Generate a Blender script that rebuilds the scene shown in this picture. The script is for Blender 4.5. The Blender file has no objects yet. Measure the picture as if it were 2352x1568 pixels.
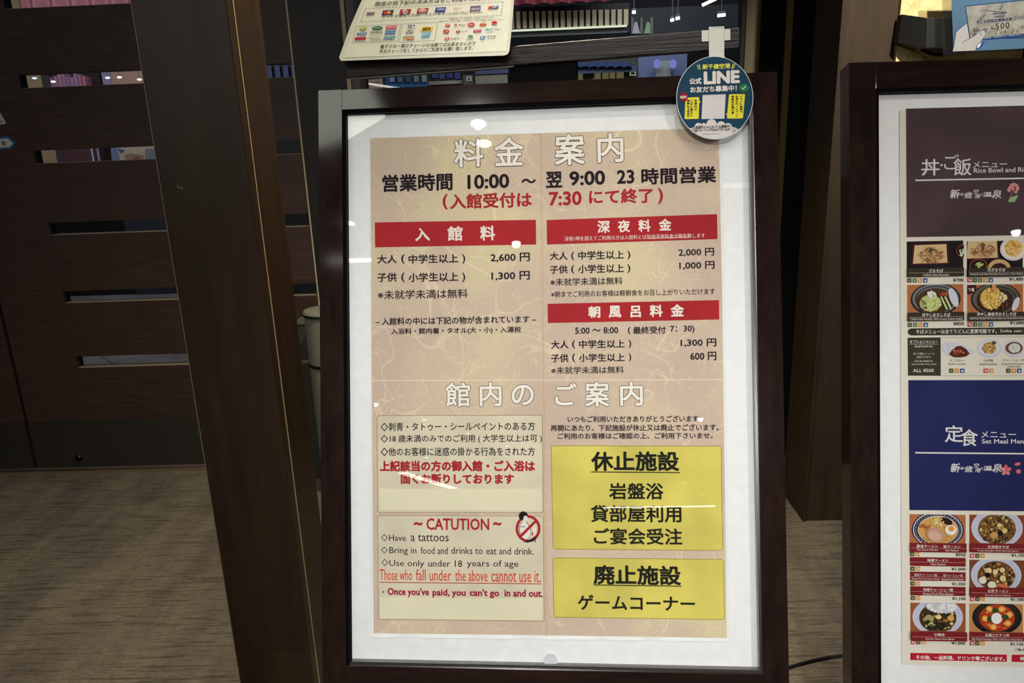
# -*- coding: utf-8 -*-
import bpy, bmesh, math, random
import numpy as np
from mathutils import Vector, Matrix

scene = bpy.context.scene
col = scene.collection

# ------------------------------------------------------------ camera, world, exposure, lights
FPX, CX, CY = 1700.0, 1176.0, 784.0
CAMPOS = np.array([0.0, 0.0, 1.5])
MC = np.array([[0.99905837, -0.02934042, -0.03196097],
               [0.02292041, -0.26854996, 0.96299303],
               [-0.03683774, -0.96281881, -0.26762459]])      # camera axes (right, down, forward) as columns, in the room's axes
cam = bpy.data.cameras.new('camera')
cam.sensor_fit = 'HORIZONTAL'
cam.sensor_width = 36.0
cam.lens = FPX * 36.0 / 2352.0
cam.clip_start = 0.02
cam.clip_end = 100
camo = bpy.data.objects.new('camera', cam)
col.objects.link(camo)
r, d, f_ = MC[:, 0], MC[:, 1], MC[:, 2]
mw = Matrix(((r[0], -d[0], -f_[0], CAMPOS[0]), (r[1], -d[1], -f_[1], CAMPOS[1]), (r[2], -d[2], -f_[2], CAMPOS[2]), (0, 0, 0, 1)))
camo.matrix_world = mw
scene.camera = camo

scene.view_settings.view_transform = 'Standard'
scene.view_settings.look = 'None'
scene.view_settings.gamma = 1
scene.view_settings.use_curve_mapping = False
scene.view_settings.exposure = 0.0

w = bpy.data.worlds.new('world')
scene.world = w
w.use_nodes = True
w.node_tree.nodes['Background'].inputs[0].default_value = (0.9, 0.95, 1.0, 1)
w.node_tree.nodes['Background'].inputs[1].default_value = 0.02


def spot(loc, target, power, size=1.2, blend=0.5, radius=0.04, color=(1, .93, .8)):
    L = bpy.data.lights.new('spot_lamp', 'SPOT')
    L.energy = power
    L.spot_size = size
    L.spot_blend = blend
    L.shadow_soft_size = radius
    L.color = color
    o = bpy.data.objects.new('spot_lamp', L)
    o.location = loc
    o.rotation_euler = (Vector(target) - Vector(loc)).to_track_quat('-Z', 'Y').to_euler()
    col.objects.link(o)
    return o


def area(loc, target, power, sx, sy, color=(1, .95, .85)):
    L = bpy.data.lights.new('area_lamp', 'AREA')
    L.energy = power
    L.shape = 'RECTANGLE'
    L.size = sx
    L.size_y = sy
    L.color = color
    o = bpy.data.objects.new('area_lamp', L)
    o.location = loc
    o.rotation_euler = (Vector(target) - Vector(loc)).to_track_quat('-Z', 'Y').to_euler()
    col.objects.link(o)
    return o


WARM = (1, .9, .74)
NEUT = (1, .965, .92)
# lamps over and behind the viewer: mirrored downlights, and others added to brighten surfaces
ZL = 2.885
spot((0.32, -0.05, ZL), (0.1, 1.35, 0.95), 16, 1.5, .9, .02, (1, .96, .88))
spot((-0.46, -0.74, ZL), (-0.05, 1.2, 1.0), 22, 1.3, .9, .02, NEUT)
spot((1.0, -0.1, ZL), (0.72, 1.2, 1.0), 22, 1.3, .9, .02, NEUT)  # added for the menu signboard, placed where no glass mirrors it
spot((0.18, 0.62, ZL), (0.10, 1.36, 1.70), 26, .5, .8, .02, (1, .96, .88))  # added to brighten the rail and its sheet
spot((-0.44, -2.06, ZL), (0.05, 1.5, 0.62), 500, .5, 1, .025, (.97, .98, 1))
spot((3.09, -2.66, ZL), (0.92, 1.4, 0.7), 520, .62, 1, .025, (1, .97, .95))
spot((-2.75, -6.45, ZL), (-2.0, 3.0, 1.55), 620, .5, 1, .03, (1, .95, .88))
spot((1.34, -7.7, ZL), (0.15, 1.4, 0.8), 400, .3, 1, .03, (.98, .98, 1))
spot((1.28, 1.15, ZL), (1.45, 2.6, 1.85), 340, .75, .9, .02, (1, .93, .78))  # added to brighten the yellow plaster
spot((0.75, 1.9, ZL), (0.75, 1.9, 0.0), 45, 1.3, .9, .02, (1, .93, .82))
spot((-1.75, 1.95, ZL), (-1.75, 2.05, 0.0), 42, 1.7, .9, .02, (1, .96, .9))  # added to lift the carpet and graze the doors
spot((-0.05, 2.10, ZL), (-0.35, 1.8, 0.6), 250, 1.9, .9, .02, (1, .88, .66))  # added so the right side of the post is lit
# lobby beyond the doors
area((-3.6, 6.0, 3.2), (-3.6, 6.0, 0), 11, 3.0, 2.5, (.92, .9, 1))
area((-3.6, 5.0, 3.4), (-4.6, 8.0, 2.0), 55, 1.5, .8, (1, .95, .95))
area((0.8, 6.0, 3.3), (0.8, 8.0, 1.6), 65, 2.5, 1.0, (.9, .92, 1))

# ------------------------------------------------------------ geometry helpers


def ray(px, py):
    return MC @ np.array([px - CX, py - CY, FPX])


def at(px, py, Y):
    d = ray(px, py)
    return CAMPOS + d * (Y / d[1])


def X_(px, py, Y):
    return float(at(px, py, Y)[0])


def Z_(px, py, Y):
    return float(at(px, py, Y)[2])


class Pl:
    """a real plane in the room: origin, axis U to the right, axis V downward, N toward the viewer's side"""

    def __init__(s, o, U, V):
        s.o = np.array(o, float)
        s.U = np.array(U, float) / np.linalg.norm(U)
        V = np.array(V, float)
        V = V - s.U * V.dot(s.U)
        s.V = V / np.linalg.norm(V)
        s.N = -np.cross(s.U, s.V)

    def uv(s, px, py, z=0.0):
        d = ray(px, py)
        o = s.o + s.N * z
        t = (o - CAMPOS).dot(s.N) / d.dot(s.N)
        P = CAMPOS + d * t - o
        return float(P.dot(s.U)), float(P.dot(s.V))

    def W(s, u, v, z=0.0):
        return s.o + s.U * u + s.V * v + s.N * z

    def off(s, z):
        return Pl(s.o + s.N * z, s.U, s.V)


MATS = {}


def lin(c):
    c = c / 255.0
    return c / 12.92 if c <= .04045 else ((c + .055) / 1.055) ** 2.4


def rgb(c):
    return (lin(c[0]), lin(c[1]), lin(c[2]), 1)


def newmat(name):
    m = bpy.data.materials.new(name)
    m.use_nodes = True
    nt = m.node_tree
    nt.nodes.clear()
    out = nt.nodes.new('ShaderNodeOutputMaterial')
    b = nt.nodes.new('ShaderNodeBsdfPrincipled')
    nt.links.new(b.outputs[0], out.inputs[0])
    return m, nt, b, out


def flat(c, rough=.55, metal=0.0, spec=.4):
    k = ('flat', tuple(c), rough, metal, spec)
    if k not in MATS:
        m, nt, b, out = newmat('plain_%d_%d_%d' % tuple(int(x) for x in c))
        b.inputs['Base Color'].default_value = rgb(c)
        b.inputs['Roughness'].default_value = rough
        b.inputs['Metallic'].default_value = metal
        b.inputs['Specular IOR Level'].default_value = spec
        # faint mottling so that the surface is never dead flat
        n = nt.nodes.new('ShaderNodeTexNoise')
        n.inputs['Scale'].default_value = 60
        n.inputs['Detail'].default_value = 2
        tc = nt.nodes.new('ShaderNodeTexCoord')
        nt.links.new(tc.outputs['Object'], n.inputs['Vector'])
        mx = nt.nodes.new('ShaderNodeMix')
        mx.data_type = 'RGBA'
        mx.inputs[6].default_value = rgb([x * .96 for x in c])
        mx.inputs[7].default_value = rgb([min(255, x * 1.03) for x in c])
        nt.links.new(n.outputs[0], mx.inputs[0])
        nt.links.new(mx.outputs[2], b.inputs['Base Color'])
        MATS[k] = m
    return MATS[k]


def ink(c):
    return flat(c, .6, 0, .06)


def emit(c, s):
    k = ('emit', tuple(c), s)
    if k not in MATS:
        m = bpy.data.materials.new('glow')
        m.use_nodes = True
        nt = m.node_tree
        nt.nodes.clear()
        out = nt.nodes.new('ShaderNodeOutputMaterial')
        e = nt.nodes.new('ShaderNodeEmission')
        e.inputs[0].default_value = rgb(c)
        e.inputs[1].default_value = s
        nt.links.new(e.outputs[0], out.inputs[0])
        MATS[k] = m
    return MATS[k]


def glass(tint=(1, 1, 1), ior=1.5, extra=0.0, rough=0.0):
    k = ('glass', tint, ior, extra, rough)
    if k not in MATS:
        m = bpy.data.materials.new('clear_pane')
        m.use_nodes = True
        nt = m.node_tree
        nt.nodes.clear()
        out = nt.nodes.new('ShaderNodeOutputMaterial')
        t = nt.nodes.new('ShaderNodeBsdfTransparent')
        t.inputs[0].default_value = (*tint, 1)
        g = nt.nodes.new('ShaderNodeBsdfGlossy')
        g.inputs['Roughness'].default_value = rough
        f0 = ((ior - 1) / (ior + 1)) ** 2
        lw = nt.nodes.new('ShaderNodeLayerWeight')
        lw.inputs[0].default_value = .5
        pw = nt.nodes.new('ShaderNodeMath')
        pw.operation = 'POWER'
        pw.inputs[1].default_value = 5
        nt.links.new(lw.outputs['Facing'], pw.inputs[0])
        fr = nt.nodes.new('ShaderNodeMath')
        fr.operation = 'MULTIPLY_ADD'
        fr.inputs[1].default_value = 1 - f0
        fr.inputs[2].default_value = f0
        nt.links.new(pw.outputs[0], fr.inputs[0])
        mx = nt.nodes.new('ShaderNodeMixShader')
        ad = nt.nodes.new('ShaderNodeMath')
        ad.operation = 'ADD'
        ad.inputs[1].default_value = extra
        nt.links.new(fr.outputs[0], ad.inputs[0])
        nt.links.new(ad.outputs[0], mx.inputs[0])
        nt.links.new(t.outputs[0], mx.inputs[1])
        nt.links.new(g.outputs[0], mx.inputs[2])
        nt.links.new(mx.outputs[0], out.inputs[0])
        MATS[k] = m
    return MATS[k]


def N(nt, typ, **kw):
    n = nt.nodes.new(typ)
    for k, v in kw.items():
        setattr(n, k, v)
    return n


def ramp(nt, stops):
    n = nt.nodes.new('ShaderNodeValToRGB')
    cr = n.color_ramp
    while len(cr.elements) < len(stops):
        cr.elements.new(.5)
    for e, (p, c) in zip(cr.elements, stops):
        e.position = p
        e.color = c if len(c) == 4 else (*c, 1)
    return n


def wood(name, c1, c2, rough=.35, scale=(3, 3, .35), grain=22, bump=.05, spec=.5):
    k = ('wood', name)
    if k not in MATS:
        m, nt, b, out = newmat(name)
        tc = N(nt, 'ShaderNodeTexCoord')
        mp = N(nt, 'ShaderNodeMapping')
        mp.inputs['Scale'].default_value = scale
        nt.links.new(tc.outputs['Object'], mp.inputs[0])
        n = N(nt, 'ShaderNodeTexNoise')
        n.inputs['Scale'].default_value = grain
        n.inputs['Detail'].default_value = 6
        n.inputs['Roughness'].default_value = .65
        nt.links.new(mp.outputs[0], n.inputs['Vector'])
        rp = ramp(nt, [(.3, rgb(c1)), (.7, rgb(c2))])
        nt.links.new(n.outputs[0], rp.inputs[0])
        nt.links.new(rp.outputs[0], b.inputs['Base Color'])
        bp = N(nt, 'ShaderNodeBump')
        bp.inputs['Strength'].default_value = bump
        bp.inputs['Distance'].default_value = .002
        nt.links.new(n.outputs[0], bp.inputs['Height'])
        nt.links.new(bp.outputs[0], b.inputs['Normal'])
        b.inputs['Roughness'].default_value = rough
        b.inputs['Specular IOR Level'].default_value = spec
        MATS[k] = m
    return MATS[k]


def washi():
    k = 'washi'
    if k not in MATS:
        m, nt, b, out = newmat('tan_fibre_paper')
        tc = N(nt, 'ShaderNodeTexCoord')
        big = N(nt, 'ShaderNodeTexNoise')
        big.inputs['Scale'].default_value = 5.5
        big.inputs['Detail'].default_value = 3
        nt.links.new(tc.outputs['Object'], big.inputs['Vector'])
        rp = ramp(nt, [(.36, rgb((202, 180, 160))), (.5, rgb((208, 187, 163))), (.66, rgb((218, 202, 162)))])
        nt.links.new(big.outputs[0], rp.inputs[0])
        fine = N(nt, 'ShaderNodeTexNoise')
        fine.inputs['Scale'].default_value = 420
        fine.inputs['Detail'].default_value = 3
        nt.links.new(tc.outputs['Object'], fine.inputs['Vector'])
        mx = N(nt, 'ShaderNodeMix', data_type='RGBA', blend_type='MULTIPLY')
        mx.inputs[0].default_value = .5
        fr = ramp(nt, [(.35, (.78, .78, .78)), (.65, (1, 1, 1))])
        nt.links.new(fine.outputs[0], fr.inputs[0])
        nt.links.new(rp.outputs[0], mx.inputs[6])
        nt.links.new(fr.outputs[0], mx.inputs[7])
        prev = mx.outputs[2]
        # long pale fibres: iso-lines of distorted noises
        for sc, wd, am, off in ((4.5, .004, .5, 0), (9, .006, .35, 7), (16, .008, .3, 13), (30, .012, .25, 29)):
            mp = N(nt, 'ShaderNodeMapping')
            mp.inputs['Location'].default_value = (off, off * .7, off * .3)
            nt.links.new(tc.outputs['Object'], mp.inputs[0])
            nn = N(nt, 'ShaderNodeTexNoise')
            nn.inputs['Scale'].default_value = sc
            nn.inputs['Detail'].default_value = 0
            nn.inputs['Distortion'].default_value = 1.6
            nt.links.new(mp.outputs[0], nn.inputs['Vector'])
            s = N(nt, 'ShaderNodeMath', operation='SUBTRACT')
            s.inputs[1].default_value = .5
            nt.links.new(nn.outputs[0], s.inputs[0])
            a = N(nt, 'ShaderNodeMath', operation='ABSOLUTE')
            nt.links.new(s.outputs[0], a.inputs[0])
            r2 = ramp(nt, [(0, (am, am, am)), (wd, (am * .6,) * 3), (wd * 2.2, (0, 0, 0))])
            nt.links.new(a.outputs[0], r2.inputs[0])
            gate = N(nt, 'ShaderNodeTexNoise')
            gate.inputs['Scale'].default_value = sc * .9
            nt.links.new(mp.outputs[0], gate.inputs['Vector'])
            gr = ramp(nt, [(.48, (0, 0, 0)), (.56, (1, 1, 1))])
            nt.links.new(gate.outputs[0], gr.inputs[0])
            mu = N(nt, 'ShaderNodeMath', operation='MULTIPLY')
            nt.links.new(r2.outputs[0], mu.inputs[0])
            nt.links.new(gr.outputs[0], mu.inputs[1])
            m2 = N(nt, 'ShaderNodeMix', data_type='RGBA')
            nt.links.new(mu.outputs[0], m2.inputs[0])
            nt.links.new(prev, m2.inputs[6])
            m2.inputs[7].default_value = rgb((245, 228, 190))
            prev = m2.outputs[2]
        nt.links.new(prev, b.inputs['Base Color'])
        b.inputs['Roughness'].default_value = .6
        b.inputs['Specular IOR Level'].default_value = .08
        MATS[k] = m
    return MATS[k]


def tinted_paper(name, c, amt=.93, scale=9):
    k = ('tp', name)
    if k not in MATS:
        m, nt, b, out = newmat(name)
        tc = N(nt, 'ShaderNodeTexCoord')
        n = N(nt, 'ShaderNodeTexNoise')
        n.inputs['Scale'].default_value = scale
        n.inputs['Detail'].default_value = 5
        nt.links.new(tc.outputs['Object'], n.inputs['Vector'])
        rp = ramp(nt, [(.35, rgb([x * amt for x in c])), (.65, rgb(c))])
        nt.links.new(n.outputs[0], rp.inputs[0])
        nt.links.new(rp.outputs[0], b.inputs['Base Color'])
        b.inputs['Roughness'].default_value = .6
        b.inputs['Specular IOR Level'].default_value = .08
        MATS[k] = m
    return MATS[k]


def carpet():
    if 'carpet' not in MATS:
        m, nt, b, out = newmat('ribbed_taupe_carpet')
        tc = N(nt, 'ShaderNodeTexCoord')

        def nz(scale, sc, det=3, rough=.6):
            mp = N(nt, 'ShaderNodeMapping')
            mp.inputs['Scale'].default_value = scale
            nt.links.new(tc.outputs['Object'], mp.inputs[0])
            n = N(nt, 'ShaderNodeTexNoise')
            n.inputs['Scale'].default_value = sc
            n.inputs['Detail'].default_value = det
            n.inputs['Roughness'].default_value = rough
            nt.links.new(mp.outputs[0], n.inputs['Vector'])
            return n
        streak = nz((.05, 1, 1), 105, 3, .75)
        rib = nz((.35, 1, 1), 150, 2, .6)
        wavy = nz((1, .28, 1), 9, 2, .5)
        fine = nz((1, 1, 1), 330, 3, .8)
        r1 = ramp(nt, [(.38, (.42, .42, .42)), (.47, (.95, .95, .95)), (.7, (1.05, 1.05, 1.05))])
        nt.links.new(streak.outputs[0], r1.inputs[0])
        r2 = ramp(nt, [(.3, (.75, .75, .75)), (.6, (1.05, 1.05, 1.05))])
        nt.links.new(rib.outputs[0], r2.inputs[0])
        r3 = ramp(nt, [(.35, rgb((104, 95, 86))), (.6, rgb((122, 113, 97)))])
        nt.links.new(wavy.outputs[0], r3.inputs[0])
        r4 = ramp(nt, [(.3, (.6, .6, .6)), (.7, (1.25, 1.25, 1.25))])
        nt.links.new(fine.outputs[0], r4.inputs[0])
        prev = r3.outputs[0]
        for q in (r1, r2, r4):
            mx = N(nt, 'ShaderNodeMix', data_type='RGBA', blend_type='MULTIPLY')
            mx.inputs[0].default_value = .85
            nt.links.new(prev, mx.inputs[6])
            nt.links.new(q.outputs[0], mx.inputs[7])
            prev = mx.outputs[2]
        nt.links.new(prev, b.inputs['Base Color'])
        b.inputs['Roughness'].default_value = .95
        b.inputs['Specular IOR Level'].default_value = .1
        bp = N(nt, 'ShaderNodeBump')
        bp.inputs['Strength'].default_value = .6
        bp.inputs['Distance'].default_value = .004
        ad = N(nt, 'ShaderNodeMath', operation='ADD')
        nt.links.new(rib.outputs[0], ad.inputs[0])
        nt.links.new(fine.outputs[0], ad.inputs[1])
        nt.links.new(ad.outputs[0], bp.inputs['Height'])
        nt.links.new(bp.outputs[0], b.inputs['Normal'])
        MATS['carpet'] = m
    return MATS['carpet']


def bumpy(name, c1, c2, scale, strength, dist, rough=.8, stretch=(1, 1, 1)):
    k = ('bumpy', name)
    if k not in MATS:
        m, nt, b, out = newmat(name)
        tc = N(nt, 'ShaderNodeTexCoord')
        mp = N(nt, 'ShaderNodeMapping')
        mp.inputs['Scale'].default_value = stretch
        nt.links.new(tc.outputs['Object'], mp.inputs[0])
        n = N(nt, 'ShaderNodeTexNoise')
        n.inputs['Scale'].default_value = scale
        n.inputs['Detail'].default_value = 4
        n.inputs['Distortion'].default_value = .8
        nt.links.new(mp.outputs[0], n.inputs['Vector'])
        rp = ramp(nt, [(.3, rgb(c1)), (.7, rgb(c2))])
        nt.links.new(n.outputs[0], rp.inputs[0])
        nt.links.new(rp.outputs[0], b.inputs['Base Color'])
        bp = N(nt, 'ShaderNodeBump')
        bp.inputs['Strength'].default_value = strength
        bp.inputs['Distance'].default_value = dist
        nt.links.new(n.outputs[0], bp.inputs['Height'])
        nt.links.new(bp.outputs[0], b.inputs['Normal'])
        b.inputs['Roughness'].default_value = rough
        MATS[k] = m
    return MATS[k]


M_FRAME = wood('dark_stained_frame_wood', (25, 16, 14), (42, 29, 24), .08, (3, 3, .5), 14, .003, .42)
M_FRAMEH = wood('dark_stained_frame_wood_across', (25, 16, 14), (42, 29, 24), .08, (.5, 3, 3), 14, .003, .42)
M_POST = wood('brown_post_wood', (38, 27, 17), (54, 38, 23), .42, (3, 3, .3), 9, .02, .3)
M_DOOR = wood('near_black_door_veneer', (48, 34, 29), (70, 51, 42), .5, (.25, 3, 3), 26, .04, .3)
M_WALL = wood('black_brown_panel', (20, 16, 14), (32, 25, 21), .5, (3, 3, .3), 12, .03, .3)
M_COL = wood('brown_column_panel', (44, 32, 20), (62, 46, 28), .6, (3, 3, .3), 12, .03, .3)
M_BAR = wood('grooved_dark_rail_wood', (13, 8, 8), (42, 31, 28), .27, (1.0, 1.0, 24), 9, .8, .6)
M_TRIM = flat((196, 182, 150), .5)
M_STEEL = flat((92, 90, 86), .32, .85)


class MB:
    def __init__(s):
        s.v, s.f, s.m, s.mats = [], [], [], []

    def mi(s, mat):
        if mat not in s.mats:
            s.mats.append(mat)
        return s.mats.index(mat)

    def poly(s, pts, mat):
        i = len(s.v)
        s.v += [tuple(float(c) for c in p) for p in pts]
        s.f.append(tuple(range(i, i + len(pts))))
        s.m.append(s.mi(mat))

    def hexa(s, P, mat):
        """P: 8 corners, 0-3 back ring, 4-7 front ring (same order)"""
        i = len(s.v)
        s.v += [tuple(float(c) for c in p) for p in P]
        for q in ((3, 2, 1, 0), (4, 5, 6, 7), (0, 1, 5, 4), (1, 2, 6, 5), (2, 3, 7, 6), (3, 0, 4, 7)):
            s.f.append(tuple(i + k for k in q))
            s.m.append(s.mi(mat))

    def box(s, x0, x1, y0, y1, z0, z1, mat):
        s.hexa([(x0, y1, z0), (x1, y1, z0), (x1, y1, z1), (x0, y1, z1), (x0, y0, z0), (x1, y0, z0), (x1, y0, z1), (x0, y0, z1)], mat)

    def obox(s, pl, u0, u1, v0, v1, z0, z1, mat):
        s.hexa([pl.W(u0, v1, z0), pl.W(u1, v1, z0), pl.W(u1, v0, z0), pl.W(u0, v0, z0),
                pl.W(u0, v1, z1), pl.W(u1, v1, z1), pl.W(u1, v0, z1), pl.W(u0, v0, z1)], mat)

    def prism(s, pl, uv, z0, z1, mat):
        n = len(uv)
        i = len(s.v)
        s.v += [tuple(pl.W(u, v, z1)) for u, v in uv] + [tuple(pl.W(u, v, z0)) for u, v in uv]
        k = s.mi(mat)
        s.f.append(tuple(range(i, i + n)))
        s.f.append(tuple(range(i + 2 * n - 1, i + n - 1, -1)))
        s.m += [k, k]
        for a in range(n):
            b = (a + 1) % n
            s.f.append((i + b, i + a, i + n + a, i + n + b))
            s.m.append(k)

    def flatuv(s, pl, uv, z, mat):
        s.poly([pl.W(u, v, z) for u, v in uv], mat)

    def flatpx(s, pl, px, z, mat):
        s.flatuv(pl, [pl.uv(*p) for p in px], z, mat)

    def tube(s, pts, rad, mat, n=8, cap=True):
        pts = [Vector(p) for p in pts]
        rads = rad if isinstance(rad, (list, tuple)) else [rad] * len(pts)
        i0 = len(s.v)
        k = s.mi(mat)
        for j, p in enumerate(pts):
            a = pts[max(j - 1, 0)]
            b = pts[min(j + 1, len(pts) - 1)]
            t = (b - a).normalized()
            up = Vector((0, 0, 1)) if abs(t.z) < .9 else Vector((1, 0, 0))
            x = t.cross(up).normalized()
            y = t.cross(x)
            for q in range(n):
                an = 2 * math.pi * q / n
                s.v.append(tuple(p + (x * math.cos(an) + y * math.sin(an)) * rads[j]))
        for j in range(len(pts) - 1):
            for q in range(n):
                a, b = i0 + j * n + q, i0 + j * n + (q + 1) % n
                s.f.append((a, b, b + n, a + n))
                s.m.append(k)
        if cap:
            s.f.append(tuple(i0 + n - 1 - q for q in range(n)))
            s.f.append(tuple(i0 + (len(pts) - 1) * n + q for q in range(n)))
            s.m += [k, k]

    def lathe(s, c, prof, mat, n=28):
        """prof: (radius, z) from bottom to top about the vertical axis through c"""
        i0 = len(s.v)
        k = s.mi(mat)
        for (r_, z) in prof:
            for q in range(n):
                a = 2 * math.pi * q / n
                s.v.append((c[0] + r_ * math.cos(a), c[1] + r_ * math.sin(a), c[2] + z))
        for j in range(len(prof) - 1):
            for q in range(n):
                a, b = i0 + j * n + q, i0 + j * n + (q + 1) % n
                s.f.append((a, b, b + n, a + n))
                s.m.append(k)
        s.f.append(tuple(i0 + n - 1 - q for q in range(n)))
        s.f.append(tuple(i0 + (len(prof) - 1) * n + q for q in range(n)))
        s.m += [k, k]

    def build(s, name, parent=None, smooth=False, bevel=0):
        base = Vector((0, 0, 0))
        p = parent
        if p is not None:
            base = Vector(p['base'])
        me = bpy.data.meshes.new(name)
        if parent is None:
            a = np.array(s.v)
            base = Vector(((a[:, 0].min() + a[:, 0].max()) / 2, (a[:, 1].min() + a[:, 1].max()) / 2, a[:, 2].min()))
        me.from_pydata([tuple(Vector(v) - base) for v in s.v], [], s.f)
        for m in s.mats:
            me.materials.append(m)
        me.polygons.foreach_set('material_index', s.m)
        if smooth:
            me.polygons.foreach_set('use_smooth', [True] * len(s.f))
        me.update()
        o = bpy.data.objects.new(name, me)
        col.objects.link(o)
        if parent is None:
            o.location = base
        else:
            o.parent = parent
        o['base'] = [base.x, base.y, base.z]
        if bevel:
            b = o.modifiers.new('edge', 'BEVEL')
            b.width = bevel
            b.segments = 2
            b.limit_method = 'ANGLE'
        if smooth:
            try:
                me.set_sharp_from_angle(angle=math.radians(40))
            except Exception:
                pass
        return o


def tag(o, label, cat, group=None):
    o['label'] = label
    o['category'] = cat
    if group:
        o['group'] = group
    return o


def thing(name, loc, label, cat, group=None):
    o = bpy.data.objects.new(name, None)
    o.empty_display_size = .05
    o.location = loc
    o['base'] = [float(c) for c in loc]
    col.objects.link(o)
    return tag(o, label, cat, group)


def struct(name, mb, parent=None, **kw):
    o = mb.build(name, parent, **kw)
    if parent is None:
        o['kind'] = 'structure'
    return o


# ------------------------------------------------------------ lettering
GLY = {}


def glyphs(s, offset=0.0, res=2, space=1.0):
    k = (s, offset, res, space)
    if k in GLY:
        return GLY[k]
    c = bpy.data.curves.new('lettering', 'FONT')
    c.body = s
    c.offset = offset
    c.resolution_u = res
    c.space_character = space
    o = bpy.data.objects.new('lettering', c)
    col.objects.link(o)
    bpy.context.view_layer.update()
    ev = o.evaluated_get(bpy.context.evaluated_depsgraph_get())
    m = ev.to_mesh()
    V = np.array([tuple(v.co)[:2] for v in m.vertices]) if len(m.vertices) else np.zeros((1, 2))
    F = [tuple(p.vertices) for p in m.polygons]
    ev.to_mesh_clear()
    bpy.data.objects.remove(o)
    bpy.data.curves.remove(c)
    GLY[k] = (V, F)
    return GLY[k]


def text(mb, pl, s, x0, x1, yb, h, mat, z=.0006, bold=.012, res=2, dy=None, shear=0.0, space=1.0, fit=None):
    """fit the ink box of s between pixel columns x0 and x1, bottom at row yb (at x0), height h;
    bold: how far (in em) the strokes are spread, which also rounds their ends"""
    V, F = glyphs(s, 0.0, res, space)
    if not F:
        return
    fit = bold if fit is None else fit
    mn, mx = V.min(0) - fit, V.max(0) + fit
    k = mb.mi(mat)
    if bold < .006:
        offs = [(0, 0)]
    else:
        nn = 6 if bold < .02 else 10
        offs = [(bold * math.cos(2 * math.pi * q / nn), bold * math.sin(2 * math.pi * q / nn)) for q in range(nn)]
    if dy is None and not shear:
        u0, v0 = pl.uv(x0, yb)
        u1, _ = pl.uv(x1, yb)
        _, vt = pl.uv(x0, yb - h)
    for qi, of in enumerate(offs):
        a = (V + np.array(of) - mn) / (mx - mn)
        zz = z + qi * 2e-6
        i = len(mb.v)
        if dy is None and not shear:
            W = (pl.o + pl.N * zz)[None, :] + np.outer(u0 + (u1 - u0) * a[:, 0], pl.U) + np.outer(v0 + (vt - v0) * a[:, 1], pl.V)
            mb.v += [tuple(p) for p in W.tolist()]
        else:
            for p in a:
                x = x0 + (x1 - x0) * p[0] + shear * h * p[1]
                y = yb + (dy or 0) * p[0] - h * p[1]
                u, v = pl.uv(x, y)
                mb.v.append(tuple(pl.W(u, v, zz)))
        mb.f += [tuple(i + q for q in f) for f in F]
        mb.m += [k] * len(F)


def vtext(mb, pl, s, xc, y0, y1, wd, mat, z=.0006, bold=.02):
    """vertical writing: one character below the other"""
    n = len(s)
    st = (y1 - y0) / n
    for j, ch in enumerate(s):
        yb = y0 + st * (j + 1)
        if ch == 'ー':
            mb.flatpx(pl, [(xc - .5, yb - st * .9), (xc + .5, yb - st * .9), (xc + .5, yb - st * .1), (xc - .5, yb - st * .1)], z, mat)
            continue
        hh, ww = st * .86, wd
        if ch in 'ゃゅょャュョッっ':
            hh, ww = st * .6, wd * .65
        text(mb, pl, ch, xc - ww / 2, xc + ww / 2, yb - st * .07, hh, mat, z, bold)


def linepx(mb, pl, x0, y0, x1, y1, t, mat, z=.0006):
    u0, v0 = pl.uv(x0, y0)
    u1, v1 = pl.uv(x1, y1)
    dx, dy = u1 - u0, v1 - v0
    L = math.hypot(dx, dy)
    k = t * .00073 / 2
    nx, ny = -dy / L * k, dx / L * k
    mb.flatuv(pl, [(u0 + nx, v0 + ny), (u0 - nx, v0 - ny), (u1 - nx, v1 - ny), (u1 + nx, v1 + ny)], z, mat)


def pline(mb, pl, pts, t, mat, z=.0006, closed=False):
    n = len(pts)
    for i in range(n if closed else n - 1):
        a, b = pts[i], pts[(i + 1) % n]
        linepx(mb, pl, a[0], a[1], b[0], b[1], t, mat, z)


def roundrect(pts, rad, n=4):
    """pts: 4 px corners TL,TR,BR,BL -> rounded outline"""
    out = []
    for i in range(4):
        p = np.array(pts[i], float)
        a = np.array(pts[i - 1], float)
        b = np.array(pts[(i + 1) % 4], float)
        da = (a - p) / np.linalg.norm(a - p)
        db = (b - p) / np.linalg.norm(b - p)
        s, e = p + da * rad, p + db * rad
        for k in range(n + 1):
            t = k / n
            out.append(tuple((1 - t) ** 2 * s + 2 * t * (1 - t) * p + t * t * e))
    return out


def ell(cx, cy, rx, ry, n=28, a0=0, a1=2 * math.pi, rot=0):
    full = abs(a1 - a0 - 2 * math.pi) < 1e-6
    m = n if full else n + 1
    out = []
    for k in range(m):
        a = a0 + (a1 - a0) * k / n
        x, y = rx * math.cos(a), ry * math.sin(a)
        out.append((cx + x * math.cos(rot) - y * math.sin(rot), cy + x * math.sin(rot) + y * math.cos(rot)))
    return out


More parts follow.
